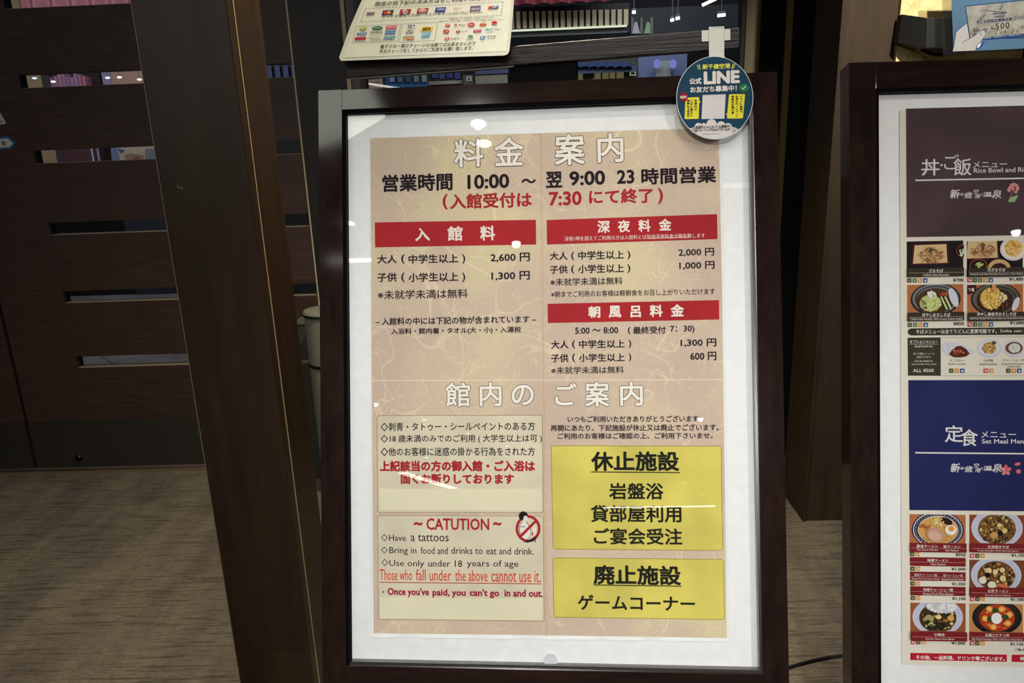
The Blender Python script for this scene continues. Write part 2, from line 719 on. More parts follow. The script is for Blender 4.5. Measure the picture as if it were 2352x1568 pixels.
def clip(poly, x0, y0, x1, y1):
    def cut(P, inside, inter):
        out = []
        for i in range(len(P)):
            a, b = P[i - 1], P[i]
            ia, ib = inside(a), inside(b)
            if ib:
                if not ia:
                    out.append(inter(a, b))
                out.append(b)
            elif ia:
                out.append(inter(a, b))
        return out

    def ix(X):
        return lambda a, b: (X, a[1] + (b[1] - a[1]) * (X - a[0]) / (b[0] - a[0]))

    def iy(Y):
        return lambda a, b: (a[0] + (b[0] - a[0]) * (Y - a[1]) / (b[1] - a[1]), Y)
    for fn, it in ((lambda p: p[0] >= x0, ix(x0)), (lambda p: p[0] <= x1, ix(x1)), (lambda p: p[1] >= y0, iy(y0)), (lambda p: p[1] <= y1, iy(y1))):
        poly = cut(poly, fn, it)
        if len(poly) < 3:
            return []
    return poly


def frame_ring(mb, pl, outer, inner, z, mat):
    """flat ring between two px outlines with the same point count"""
    n = len(outer)
    for i in range(n):
        j = (i + 1) % n
        mb.flatpx(pl, [outer[i], outer[j], inner[j], inner[i]], z, mat)


# ------------------------------------------------------------ planes of the two signboards (from the calibration)
P1 = Pl((-.3488, 1.2894, 1.5854), (.9988, -.0494, -.0024), (-.0165, -.2876, -.9576))
P2 = Pl((.6191, 1.2281, 1.2492), (.9992, -.0369, -.0133), (-.0225, -.2632, -.9645))

# ============================================================ STRUCTURE
YW = 3.25
b = MB()
b.box(-4.2, 3.2, -22, YW + .02, -.05, 0, carpet())
floor = struct('floor', b)

# marble tiles of the lobby beyond the doors
b = MB()
b.box(-7.5, 5.5, YW + .02, 11, -.06, -.012, flat((70, 66, 66), .6))
lob = struct('floor', b)
M_TILE = bumpy('grey_marble', (120, 114, 120), (172, 165, 172), 3.5, 0, .001, .3)
tile = None
S = .62
for i in range(-9, 10):
    for j in range(-9, 10):
        cx = (i + j) * S * .7071 - 2.4
        cy = (i - j) * S * .7071 + 6.6
        if not (-6.0 < cx < 1.2 and YW + .5 < cy < 9.5):
            continue
        if tile is None:
            t = MB()
            h = S * .7071 - .004
            t.prism(Pl((0, 0, 0), (1, 0, 0), (0, -1, 0)), [(0, -h), (h, 0), (0, h), (-h, 0)][::-1], -.012, 0, M_TILE)
            me = bpy.data.meshes.new('marble_tile')
            me.from_pydata(t.v, [], t.f)
            me.materials.append(M_TILE)
            tile = me
        o = bpy.data.objects.new('marble_tile', tile)
        col.objects.link(o)
        o.parent = lob
        o.location = Vector((cx, cy, 0)) - Vector(lob['base'])

M_CEIL = flat((112, 106, 98), .8)
b = MB()
b.box(-4.2, 3.2, -22, YW + .3, 2.9, 2.96, M_CEIL)
struct('ceiling', b)
b = MB()
b.box(-7.5, 5.5, YW + .3, 11, 3.75, 3.8, flat((40, 40, 44), .8))
struct('ceiling', b)
b = MB()
b.box(-4.26, -4.2, -22, YW, 0, 2.9, flat((120, 112, 100), .8))
struct('wall_left', b)
b = MB()
b.box(3.2, 3.26, -22, YW, 0, 2.9, flat((120, 112, 100), .8))
struct('wall_right', b)
b = MB()
b.box(-4.2, 3.2, -22.06, -22, 0, 2.9, flat((110, 104, 96), .8))
struct('wall_rear', b)
b = MB()
b.box(-7.5, 5.5, 9.5, 9.6, 0, 3.75, flat((34, 34, 38), .7))
struct('wall_back', b)

# dark panelled front wall: fixed panel left of the door, pier right of it, parapet under the window, head
TH = .05
b = MB()
b.box(-4.2, -2.452, YW, YW + TH, .03, 2.9, M_DOOR)
b.box(-4.2, -2.452, YW - .004, YW, .03, .27, M_STEEL)
struct('wall_front', b)
door = MB()
# door_1: boards with through slots between two stiles
X0, XS, X1 = -2.437, -2.14, -.972
door1 = bpy.data.objects.new('door_1', None)
door1.location = ((X0 + X1) / 2, YW, .03)
door1['base'] = list(door1.location)
door1['kind'] = 'structure'
col.objects.link(door1)
b = MB()
b.box(X0, XS, YW, YW + TH, .03, 2.9, M_DOOR)
b.build('door_stile', door1, bevel=.0015)
b = MB()
b.box(X1 - .005, X1, YW - .002, YW + TH, .03, 2.9, M_TRIM)
b.build('edge_strip', door1)
zs = [.53 + .3095 * k for k in range(8)]
prev = .03
for k, z in enumerate(zs):
    b = MB()
    b.box(XS, X1 - .005, YW, YW + TH, prev, min(z, 2.9), M_DOOR)
    b.build('door_board', door1, bevel=.0015)
    b = MB()
    b.box(XS, X1 - .005, YW + .002, YW + TH, z, z + .0015, flat((150, 138, 112), .5))
    b.build('slot_ledge', door1)
    prev = z + .055
b = MB()
b.box(XS, X1 - .005, YW, YW + TH, prev, 2.9, M_DOOR)
b.build('door_board', door1)
b = MB()
b.box(X0, X1, YW - .003, YW, .03, .268, M_STEEL)
b.build('kick_plate', door1)
b = MB()
for i in range(1):
    c = at(182, 1051, YW)
    b.lathe((0, 0, 0), [(.016, 0), (.018, .004), (.012, .012), (0.001, .014)], flat((40, 36, 32), .25, .9), 20)
bb = MB()
bb.v = [(c[0] + v[0], YW - .003 - v[2], c[2] + v[1]) for v in b.v]
bb.f, bb.m, bb.mats = b.f, b.m, b.mats
bb.build('bolt_cap', door1, smooth=True)
b = MB()
b.box(XS, X1 - .005, YW + .022, YW + .028, .03, 2.9, glass((.8, .83, .82)))
b.build('door_glass', door1)
b = MB()
b.box(-4.2, X1 + .03, YW - .01, YW + TH, 0, .006, flat((150, 135, 105), .35, .6))
struct('trim_1', b)

b = MB()
b.box(-.967, -.752, YW - .01, YW + TH, 0, 2.9, M_WALL)
struct('wall_front', b)
b = MB()
b.box(-.967 - .004, -.967, YW - .012, YW, 0, 2.9, M_TRIM)
struct('trim_2', b)
b = MB()
b.box(-.752, -.736, YW - .012, YW + TH, 0, 2.9, M_TRIM)
struct('trim_3', b)
b = MB()
b.box(-.736, -.70, YW, YW + TH, 0, 2.9, flat((84, 78, 80), .5))
struct('trim_4', b)
b = MB()
b.box(-.70, -.675, YW - .004, YW + TH, 0, 2.9, flat((14, 12, 12), .5))
struct('trim_5', b)
b = MB()
b.box(-.675, .868, YW, YW + TH, 0, 1.30, M_WALL)
struct('wall_front', b)
win = MB()
win.box(-.675, .868, YW + .02, YW + .026, 1.30, 2.9, glass((.9, .92, .92)))
struct('window_1', win)
b = MB()
b.box(.868, .885, YW - .004, YW + TH, 0, 2.9, flat((14, 12, 12), .5))
struct('trim_6', b)
b = MB()
b.box(.885, .943, YW - .012, YW + TH, 0, 2.9, flat((120, 108, 84), .6))
struct('trim_7', b)
b = MB()
b.box(.943, 1.047, YW, YW + TH, 0, 2.9, flat((9, 9, 9), .5))
struct('wall_front', b)
b = MB()
b.box(1.047, 1.072, YW - .012, YW + TH, 0, 2.9, flat((150, 134, 88), .6))
struct('trim_8', b)
b = MB()
b.box(1.072, 3.2, YW, YW + TH, 0, 2.9, flat((30, 31, 36), .5))
struct('wall_front', b)
# panelled column on the right with the plastered field
b = MB()
b.box(1.027, 3.0, 2.64, 2.87, 0, 2.9, M_COL)
b.box(1.027, 1.033, 2.632, 2.64, 0, 2.9, M_COL)
struct('wall_right', b)
b = MB()
PLX0, PLX1 = 1.212, 1.62
b.box(PLX0, PLX1, 2.625, 2.64, 1.45, 2.6, bumpy('yellow_rough_plaster', (206, 182, 126), (232, 210, 156), 34, 1.0, .012, .85, (1, 1, .6)))
struct('wall_right', b)

# ============================================================ POST in front of the doors
post = thing('wooden_post', (-.653, 1.595, 0), 'thick brown wooden post with a pale inlaid edge line, standing left of the notice signboard', 'post')
b = MB()
b.box(-.744, -.563, 1.5, 1.69, 0, 2.9, M_POST)
b.build('post_shaft', post, bevel=.002)
b = MB()
xs = 1.533
b.box(-.563, -.5622, xs, xs + .004, 0, 2.9, flat((176, 156, 116), .4))
b.build('edge_inlay', post)
b = MB()
b.box(-.7462, -.744, 1.502, 1.51, 0, 2.9, flat((120, 104, 78), .4))  # paler strip stands in for light along the bevelled edge
b.build('lit_edge_paint', post)
b = MB()
p0 = [at(x, y, 1.4995) for x, y in ((407, 427), (410, 430), (413, 431), (418, 431), (420, 435))]
b.tube(p0, .0006, flat((190, 178, 150), .7), 5)
b.build('lint_scrap', post)


# ============================================================ SIGNBOARDS
def signboard(name, pl, u0, u1, v0, v1, rl, rr, rt, rb, label):
    """u0..v1: outer edges on the board plane; rails are proud of the board and run down as legs"""
    base = pl.W((u0 + u1) / 2, v1, 0)
    root = thing(name, (base[0], base[1] + .12, 0), label, 'signboard', 'free-standing framed signboards')
    ZF, ZB = .017, -.022
    # leg length to the floor along V
    vfloor = (pl.o[2] - .0) / -pl.V[2]
    for nm, a, c in (('frame_stile', u0, u0 + rl), ('frame_stile', u1 - rr, u1)):
        b = MB()
        b.obox(pl, a, c, v0, v1, ZB, ZF, M_FRAME)
        b.build(nm, root)
    for nm, a, c in (('frame_rail', v0, v0 + rt), ('frame_rail', v1 - rb, v1)):
        b = MB()
        b.obox(pl, u0 + rl, u1 - rr, a, c, ZB, ZF - .0004, M_FRAMEH)
        b.build(nm, root, bevel=.0005)
    b = MB()
    b.obox(pl, u0 + rl, u1 - rr, v0 + rt, v1 - rb, -.012, -.0006, flat((232, 232, 228), .5))
    b.build('backing_board', root)
    # thin metal bead inside the rails; lit and shaded sides put into its colour
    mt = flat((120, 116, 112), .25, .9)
    mk = flat((8, 6, 6), .85, 0, .05)  # shaded left and top of the bead, coloured black
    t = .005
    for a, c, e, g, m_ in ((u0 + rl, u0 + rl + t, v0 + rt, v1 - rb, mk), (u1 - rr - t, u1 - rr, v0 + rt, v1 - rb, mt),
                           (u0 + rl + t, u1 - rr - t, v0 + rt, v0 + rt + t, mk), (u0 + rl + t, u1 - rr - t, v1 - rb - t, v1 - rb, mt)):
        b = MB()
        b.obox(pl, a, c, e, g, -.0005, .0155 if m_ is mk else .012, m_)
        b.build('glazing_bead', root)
    b = MB()
    b.obox(pl, u0 + rl + t, u1 - rr - t, v0 + rt + t, v1 - rb - t, .007, .009, glass((1, 1, 1), 1.5))
    b.build('glass_pane', root)
    # support: two front legs and a sled behind the board
    for ua, uc in ((u0 + .08, u0 + .12), (u1 - .12, u1 - .08)):
        b = MB()
        b.obox(pl, ua, uc, v1 - .25, vfloor - .035, -.05, -.023, M_FRAME)
        p = pl.W(ua, vfloor - .03, -.04)
        q = pl.W(uc, vfloor - .03, -.04)
        b.box(min(p[0], q[0]), max(p[0], q[0]), p[1] - .05, p[1] + .38, .0, .03, M_FRAME)
        b.build('leg', root)
    return root


def UV1(x, y, z=0):
    return P1.uv(x, y, z)


f1 = .017
uL, vT = P1.uv(731, 208, f1)
uR, _ = P1.uv(1785, 160, f1)
il, it_ = P1.uv(785, 252, f1)
ir, _ = P1.uv(1730, 240, f1)
_, ib = P1.uv(803, 1524, f1 * .5)
sign1 = signboard('framed_signboard', P1, uL, uR, vT, ib + .046, il - uL, uR - ir, it_ - vT, .046,
                  'dark wood framed glass signboard holding the tan price notice, centre of the picture')
f2 = .017
a0, c0 = P2.uv(1950, 144, f2)
a1, c1 = P2.uv(2012, 203, f2)
uR2 = a0 + (uR - uL)
sign2 = signboard('framed_signboard', P2, a0, uR2, c0, c0 + 1.115, a1 - a0, .045, c1 - c0, .046,
                  'dark wood framed glass signboard holding the food menu, cut off by the right edge')

# ============================================================ THE NOTICE POSTER
INK = ink((38, 28, 34))
RED = ink((164, 40, 44))
WHI = ink((232, 222, 206))
pc = P1.W(*P1.uv(1260, 1472), 0)
notice = thing('notice_poster', tuple(pc), 'large tan fibre-paper price notice in Japanese with red banners and yellow panels', 'poster')
b = MB()
# laminated white sheet with a slightly wavy lower edge
tl, tr, br, bl = [P1.uv(*p) for p in ((849, 316), (1660, 291), (1676, 1471), (851, 1461))]
NX, NY = 60, 14
gv = []
for j in range(NY + 1):
    for i in range(NX + 1):
        s, t = i / NX, (j / 8 * .993 if j <= 8 else .993 + .007 * (j - 8) / (NY - 8))
        u = (tl[0] * (1 - s) + tr[0] * s) * (1 - t) + (bl[0] * (1 - s) + br[0] * s) * t
        v = (tl[1] * (1 - s) + tr[1] * s) * (1 - t) + (bl[1] * (1 - s) + br[1] * s) * t
        wv = max(0, (t - .9935) / .0065)
        z = .0006 + .0035 * wv * (.5 + .5 * math.sin(s * 46) * math.sin(s * 9 + 1))
        gv.append(tuple(P1.W(u, v, z)))
i0 = len(b.v)
b.v += gv
k = b.mi(flat((226, 226, 222), .5))
for j in range(NY):
    for i in range(NX):
        a = j * (NX + 1) + i
        b.f.append((a, a + NX + 1, a + NX + 2, a + 1))
        b.m.append(k)
b.build('paper_sheet', notice, smooth=True)
b = MB()
b.flatpx(P1, [(851, 318), (1650.6, 294), (1658.6, 690), (1669, 1464), (1240, 1457.5), (858.8, 1453), (854, 870)], .0012, washi())
b.build('tan_print', notice)
b = MB()
linepx(b, P1, 851, 873.5, 1668, 871.5, 1.2, ink((240, 226, 196)), .0014)
linepx(b, P1, 1240, 306, 1253, 1460, 1.5, ink((206, 176, 138)), .0014)
linepx(b, P1, 1243, 306, 1256, 1460, 1.0, ink((188, 158, 126)), .0014)
b.build('sheet_seam', notice)


def heading(chars):
    b = MB()
    for ch, xa, xb, ya, yb in chars:
        # dark outline drawn as a heavier letter beneath the pale one
        text(b, P1, ch, xa, xb, yb, yb - ya, ink((30, 24, 26)), .0016, .041, 4, fit=.041)
        text(b, P1, ch, xa, xb, yb, yb - ya, ink((236, 228, 214)), .0019, .022, 4, fit=.041)
    return b.build('heading_lettering', notice)


heading([('料', 1042, 1113, 319, 387), ('金', 1134, 1205, 315, 384), ('案', 1273, 1345, 308, 382), ('内', 1371, 1434, 306, 376)])
heading([('館', 1022, 1082, 877, 935), ('内', 1101, 1154, 876, 934), ('の', 1174, 1228, 882, 932), ('ご', 1274, 1327, 878, 932), ('案', 1343, 1401, 875, 935), ('内', 1423, 1478, 875, 933)])

Z1 = .0016


def lines(rows, name, parent, z=Z1, pl=P1, **kw):
    b = MB()
    for rr_ in rows:
        s, x0, x1, y0, y1, mat, bold = rr_[:7]
        text(b, pl, s, x0, x1, y1, y1 - y0, mat, z, bold, **kw)
    return b.build(name, parent)


lines([('営業時間', 879, 1040, 402, 442, INK, 0.028), ('10:00', 1074, 1170, 402, 435, INK, 0.028), ('〜', 1198, 1231, 411, 422, INK, .03),
       ('翌', 1254, 1292, 395, 432, INK, 0.028), ('9:00', 1308, 1390, 394, 427, INK, 0.028), ('23', 1417, 1457, 391, 423, INK, 0.028),
       ('時間営業', 1473, 1645, 387, 425, INK, 0.028)], 'opening_hours_lettering', notice, res=3)
lines([('(', 1017, 1029, 446, 482, RED, .03), ('入館受付は', 1034, 1222, 446, 481, RED, 0.028), ('7:30', 1261, 1336, 441, 473, RED, 0.028),
       ('にて終了', 1353, 1500, 436, 470, RED, 0.028), (')', 1511, 1523, 432, 469, RED, .03)], 'red_note_lettering', notice, res=3)


def banner(px, rows):
    b = MB()
    b.flatpx(P1, px, .0015, tinted_paper('red_banner_print', (172, 40, 44), .92, 7))
    o = b.build('red_banner', notice)
    lines(rows, 'lettering', o, .0019)
    return o


banner([(861.6, 511), (1231, 505), (1231.6, 561.5), (862, 568)],
       [('入', 954, 988, 524, 554, WHI, .03), ('館', 1028, 1063, 520, 554, WHI, .03), ('料', 1103, 1138, 519, 553, WHI, .03)])
o = banner([(1255.7, 505.5), (1646.5, 492), (1647.6, 549), (1256.7, 561.6)],
           [('深', 1372, 1401, 507, 536, WHI, .03), ('夜', 1419, 1447, 506, 534, WHI, .03), ('料', 1466, 1494, 505, 533, WHI, .03), ('金', 1513, 1542, 503, 530, WHI, .03),
            ('深夜1時を超えてご利用の方は入館料とは別途深夜料金が発生致します', 1297, 1619, 543.5, 554, WHI, .0)])
b = MB()
linepx(b, P1, 1488, 547.6, 1583, 544.8, 1, WHI, .0019)
b.build('underline', o)
banner([(1258, 697.7), (1651, 689), (1651.6, 733.5), (1258.4, 741.7)],
       [('朝', 1351, 1379, 703, 730, WHI, .035), ('風', 1398, 1427, 702, 730, WHI, .035), ('呂', 1448, 1472, 702, 729, WHI, .035),
        ('料', 1492, 1522, 700, 728, WHI, .035), ('金', 1540, 1571, 699, 727, WHI, .035)])

B = .021


def price_rows(L, x0, x1, pr):
    return lines([(s, a, c, y0, y1, INK, .010 if s[0] == '※' else B) for s, a, c, y0, y1 in L], pr, notice)


price_rows([('大人', 867, 912, 586, 606), ('(', 922, 930, 584, 606), ('中学生以上', 939, 1053, 585, 606), (')', 1062, 1069, 584, 606), ('2,600 円', 1127, 1217, 582, 603),
            ('子供', 867, 912, 627, 648), ('(', 922, 930, 626, 648), ('小学生以上', 939, 1053, 627, 648), (')', 1062, 1069, 626, 648), ('1,300 円', 1129, 1217, 624, 645),
            ('※未就学未満は無料', 868, 1075, 667, 688)], 0, 0, 'entry_fee_lettering')
price_rows([('– 入館料の中には下記の物が含まれています –', 863, 1232, 730, 747), ('入浴料・館内着・タオル(大・小)・入湯税', 899, 1197, 754, 770)], 0, 0, 'included_items_lettering')
price_rows([('大人', 1263, 1304, 579, 598), ('(', 1312, 1319, 578, 598), ('中学生以上', 1328, 1433, 577, 597), (')', 1441, 1448, 576, 596), ('2,000 円', 1558, 1640, 571, 590),
            ('子供', 1263, 1304, 610, 629), ('(', 1312, 1319, 609, 629), ('小学生以上', 1328, 1433, 608, 628), (')', 1441, 1448, 607, 627), ('1,000 円', 1560, 1641, 601, 620),
            ('※未就学未満は無料', 1264, 1430, 639, 657), ('※朝までご利用のお客様は軽朝食をお召し上がりいただけます', 1266, 1642, 669, 683)], 0, 0, 'night_fee_lettering')
price_rows([('5:00 〜 8:00', 1321, 1420, 752, 767), ('(', 1442, 1448, 750, 768), ('最終受付', 1454, 1529, 750, 767), ('7：30)', 1539, 1595, 748, 766),
            ('大人', 1266, 1306, 782, 801), ('(', 1314, 1321, 781, 801), ('中学生以上', 1330, 1435, 781, 800), (')', 1444, 1450, 780, 799), ('1,300 円', 1563, 1645, 778, 797),
            ('子供', 1266, 1306, 813, 832), ('(', 1314, 1321, 812, 832), ('小学生以上', 1330, 1435, 812, 831), (')', 1444, 1450, 811, 830), ('600 円', 1585, 1645, 808, 828),
            ('※未就学未満は無料', 1266, 1433, 842, 859)], 0, 0, 'morning_fee_lettering')
price_rows([('いつもご利用いただきありがとうございます。', 1304, 1610, 955, 970), ('再開にあたり、下記施設が休止又は廃止でございます。', 1265, 1651, 975, 990),
            ('ご利用のお客様はご確認の上、ご利用下さいませ。', 1281, 1637, 994, 1008)], 0, 0, 'thanks_lettering')


def panel(px, mat, name, edge=(150, 124, 96), rad=6):
    b = MB()
    P = roundrect(px, rad)
    b.flatpx(P1, P, .00145, mat)
    c = np.array(px).mean(0)
    pline(b, P1, P, 1.2, ink(edge), .0017, True)
    return b.build(name, notice)


M_CREAM = tinted_paper('cream_panel_print', (216, 206, 178), .93, 12)
M_STRIP = tinted_paper('cream_cover_strip', (222, 215, 182), .97, 8)
M_YEL = tinted_paper('yellow_panel_print', (218, 204, 100), .9, 11)
p1 = panel([(866.5, 953.8), (1245.5, 953), (1248, 1177), (868.5, 1176)], M_CREAM, 'cream_panel')
lines([('◇刺青・タトゥー・シールペイントのある方', 875, 1229, 970, 990, INK, .01), ('◇18 歳未満のみでのご利用 ( 大学生以上は可 )', 875, 1245, 998, 1018, INK, .01),
       ('◇他のお客様に迷惑の掛かる行為をされた方', 875, 1229, 1027, 1047, INK, .01),
       ('上記該当の方の御入館・ご入浴は', 873, 1229, 1057, 1082, RED, .045), ('固くお断りしております', 921, 1181, 1087, 1111, RED, .045)], 'lettering', p1, .0019)
b = MB()
b.prism(P1, [P1.uv(*p) for p in ((872.5, 1121), (1244.4, 1121.5), (1244, 1172), (872.5, 1170.5))], .0018, .0026, M_STRIP)
b.build('cover_strip', p1)
p2 = panel([(868, 1183), (1248, 1184), (1250, 1425), (870, 1421)], M_CREAM, 'cream_panel')
DR = ink((150, 28, 52))
lines([('~', 951, 971, 1198, 1206, RED, .04), ('CATUTION', 980, 1124, 1189, 1216, RED, .02), ('~', 1133, 1152, 1198, 1206, RED, .04),
       ('◇', 876, 891, 1225, 1242, INK, .002), ('Have', 894, 933, 1227, 1241, INK, .004), ('a tattoos', 944, 1031, 1226, 1242, INK, .002),
       ('◇', 876, 891, 1254, 1270, INK, .002), ('Bring in', 895, 957, 1255, 1274, INK, .004), ('food and', 967, 1029, 1255, 1271, INK, .002), ('drinks to', 1037, 1109, 1255, 1271, INK, .002), ('eat and drink.', 1117, 1226, 1256, 1272, INK, .002),
       ('◇', 877, 892, 1282, 1299, INK, .002), ('Use only', 895, 975, 1285, 1303, INK, .004), ('under 18', 984, 1062, 1285, 1300, INK, .002), ('years of age', 1073, 1191, 1285, 1304, INK, .002),
       ('Those who', 873, 947, 1306, 1331, ink((206, 60, 34)), .0), ('fall under', 956, 1037, 1306, 1332, ink((206, 60, 34)), .0), ('the above', 1046, 1120, 1307, 1333, ink((206, 60, 34)), .0),
       ('cannot use it.', 1129, 1242, 1308, 1335, ink((206, 60, 34)), .0),
       ('・', 879, 883, 1356, 1360, DR, .03), ("Once you've", 891, 986, 1348, 1370, DR, .03), ('paid, you', 994, 1070, 1351, 1371, DR, .03), ("can't go", 1079, 1147, 1351, 1372, DR, .03), ('in and out.', 1159, 1247, 1352, 1369, DR, .03)], 'lettering', p2, .0019)
b = MB()
linepx(b, P1, 872, 1336, 1244, 1339.6, 1.6, ink((170, 36, 36)), .0019)
b.build('underline', p2)
b = MB()
b.prism(P1, [P1.uv(*p) for p in ((873.7, 1369.5), (1245, 1374), (1245, 1423.5), (873.7, 1419.5))], .0018, .0026, M_STRIP)
b.build('cover_strip', p2)
# no-tattoo pictogram
b = MB()
cx_, cy_ = 1213, 1213
frame_ring(b, P1, ell(cx_, cy_, 28.5, 31, 40), ell(cx_, cy_, 22.5, 25, 40), .0021, RED)
bw = ink((226, 218, 204))
b.flatpx(P1, [(1200, 1196), (1206, 1196), (1215, 1204), (1219, 1214), (1222, 1224), (1220, 1232), (1212, 1240), (1203, 1238), (1197, 1226), (1193, 1216), (1193, 1206), (1196, 1201)], .0019, bw)
b.flatpx(P1, ell(1207.5, 1190, 5.2, 7, 16), .0025, bw)
b.flatpx(P1, [(1202, 1192), (1208, 1194), (1208, 1201), (1202, 1200)], .00245, bw)
b.flatpx(P1, [(1192, 1188), (1192, 1180), (1196, 1175), (1203, 1173), (1210, 1176), (1213, 1182), (1207, 1184), (1203, 1187), (1201, 1194), (1197, 1193)], .0023, INK)
pline(b, P1, [(1199, 1197), (1194, 1205), (1193, 1217), (1196, 1227)], 1, INK, .0022)
pline(b, P1, [(1209, 1197), (1217, 1208), (1220, 1222), (1216, 1234), (1208, 1240)], 1, INK, .0022)
b.flatpx(P1, [(1227, 1200), (1231, 1212), (1231, 1226), (1226, 1226), (1224, 1212)], .0020, bw)
b.flatpx(P1, [(1202, 1243), (1214, 1240), (1224, 1234), (1232, 1228), (1230, 1236), (1224, 1242), (1212, 1245)], .0022, INK)
b.flatpx(P1, [(1228, 1236), (1230, 1236), (1230, 1244), (1228, 1244)], .0022, INK)
b.flatpx(P1, [(1192, 1230), (1230, 1192), (1234, 1196), (1196, 1235)], .0024, RED)
for x, y in ((1197, 1208), (1201, 1209), (1205, 1208)):
    b.flatpx(P1, ell(x, y, 1.6, 1.5, 8), .0023, ink((90, 110, 140)))
b.flatpx(P1, ell(1223, 1225, 2, 4, 8), .0023, ink((190, 60, 70)))
b.build('no_tattoo_pictogram', p2)

YB = ink((34, 34, 26))
y1_ = panel([(1266, 1023), (1656, 1024), (1659.5, 1263), (1270.7, 1260)], M_YEL, 'yellow_panel', (150, 130, 50), 7)
lines([('休止施設', 1358, 1560, 1036, 1081, YB, .03), ('岩盤浴', 1399, 1524, 1108, 1146, YB, .022), ('貸部屋利用', 1357, 1565, 1159, 1198, YB, .022),
       ('ご宴会受注', 1364, 1567, 1211, 1249, YB, .022)], 'lettering', y1_, .0019, res=3)
b = MB()
linepx(b, P1, 1357.5, 1083, 1561, 1084.5, 2, YB, .0019)
b.build('underline', y1_)
y2_ = panel([(1270, 1280), (1661.5, 1283.6), (1663.6, 1421.5), (1272.5, 1416)], M_YEL, 'yellow_panel', (150, 130, 50), 7)
lines([('廃止施設', 1363, 1564, 1296, 1341, YB, .03), ('ゲームコーナー', 1327, 1596, 1364, 1399, YB, .022)], 'lettering', y2_, .0019, res=3)
b = MB()
linepx(b, P1, 1363, 1342, 1565, 1345, 2, YB, .0019)
b.build('underline', y2_)

# small round magnet at the board's foot
c = P1.W(*P1.uv(1265, 1521), 0)
b = MB()
b.prism(P1, [P1.uv(*p) for p in ell(1265, 1518, 15, 17, 24)], .0004, .004, flat((205, 208, 212), .3))
tag(b.build('round_magnet'), 'small pale round disc on the white board below the tan notice', 'magnet')

# ============================================================ THE MENU POSTER
pc = P2.W(*P2.uv(2300, 1524), 0)
menu = thing('menu_poster', tuple(pc), 'cream food menu poster with plum and navy blocks and rows of dish photographs', 'poster')
MW = ink((226, 222, 214))
DK = ink((44, 44, 46))
uA, vA = P2.uv(2064, 254)
uB, vB = P2.uv(2073, 1524.5)
b = MB()
uE = uR2 - .11
b.obox(P2, (uA + uB) / 2, uE, vA, vB, .0002, .0009, tinted_paper('cream_menu_paper', (224, 218, 200), .985, 6))
b.build('paper_sheet', menu)


def mblock(name, px, mat, z=.0012):
    b = MB()
    b.flatpx(P2, px, z, mat)
    return b.build(name, menu)


XE = 2790
pl_m = mblock('plum_block', [(2080.4, 250), (XE, 231.5), (XE, 532.5), (2081.8, 544.7)], tinted_paper('plum_print', (84, 64, 68), .82, 9))
MZ = .0016


def script_logo(b, y, x0=2179):
    q = MW
    for s, xa, xb, ya, yb, bo in (('新', 2180, 2201, 435, 456, .02), ('千', 2203, 2212, 443, 451, .01), ('歳', 2213, 2231, 441, 456, .01), ('空', 2234, 2246, 435, 445, .01), ('港', 2236, 2250, 446, 456, .01),
                                  ('温', 2255, 2276, 441, 452, .02), ('泉', 2277, 2298, 436, 456, .01)):
        text(b, P2, s, xa + (x0 - 2179), xb + (x0 - 2179), yb + y - 456, yb - ya, q, MZ, bo, shear=.15)
    b.flatpx(P2, ell(2253 + x0 - 2179, y - 9, 1.8, 1.8, 8), MZ, q)
    linepx(b, P2, 2196 + x0 - 2179, y - 8, 2216 + x0 - 2179, y - 9, 1.4, q, MZ)
    linepx(b, P2, 2268 + x0 - 2179, y - 6, 2282 + x0 - 2179, y - 5, 1.8, q, MZ)


b = MB()
for a in ((('丼'), 2115, 2157, 404, 38, .012), (('・'), 2159, 2164, 382, 5, .02), (('ご'), 2167, 2202, 390, 35, .005), (('飯'), 2189, 2230, 404, 40, .01),
          ('メニュー', 2233.5, 2312, 386, 14.5, .01), ('Rice Bowl and', 2235.5, 2331, 397.5, 11, .015), ('Rice Menu', 2337, 2406, 395.5, 11, .015)):
    text(b, P2, a[0], a[1], a[2], a[3], a[4], MW, MZ, a[5], 3)
script_logo(b, 456)
b.build('lettering', pl_m)
b = MB()
linepx(b, P2, 2101.4, 414.5, XE, 401.5, 3.4, MW, MZ)
b.build('rule_line', pl_m)
b = MB()
for x, y in ((2318, 432), (2322, 426), (2328, 424), (2334, 427), (2336, 433), (2332, 440), (2325, 433), (2316, 437)):
    b.flatpx(P2, ell(x, y, 4.2, 4.6, 10), MZ, ink((222, 150, 150)))
for x, y in ((2322, 432), (2330, 430), (2331, 437)):
    b.flatpx(P2, ell(x, y, 1.3, 1.3, 8), MZ + .0002, ink((120, 50, 60)))
linepx(b, P2, 2325, 438, 2316, 460, 1, ink((200, 170, 160)), MZ)
b.flatpx(P2, [(2313, 464), (2322, 452), (2331, 450), (2338, 447), (2334, 456), (2329, 464)], MZ, ink((150, 186, 128)))
b.build('flower_print', pl_m)

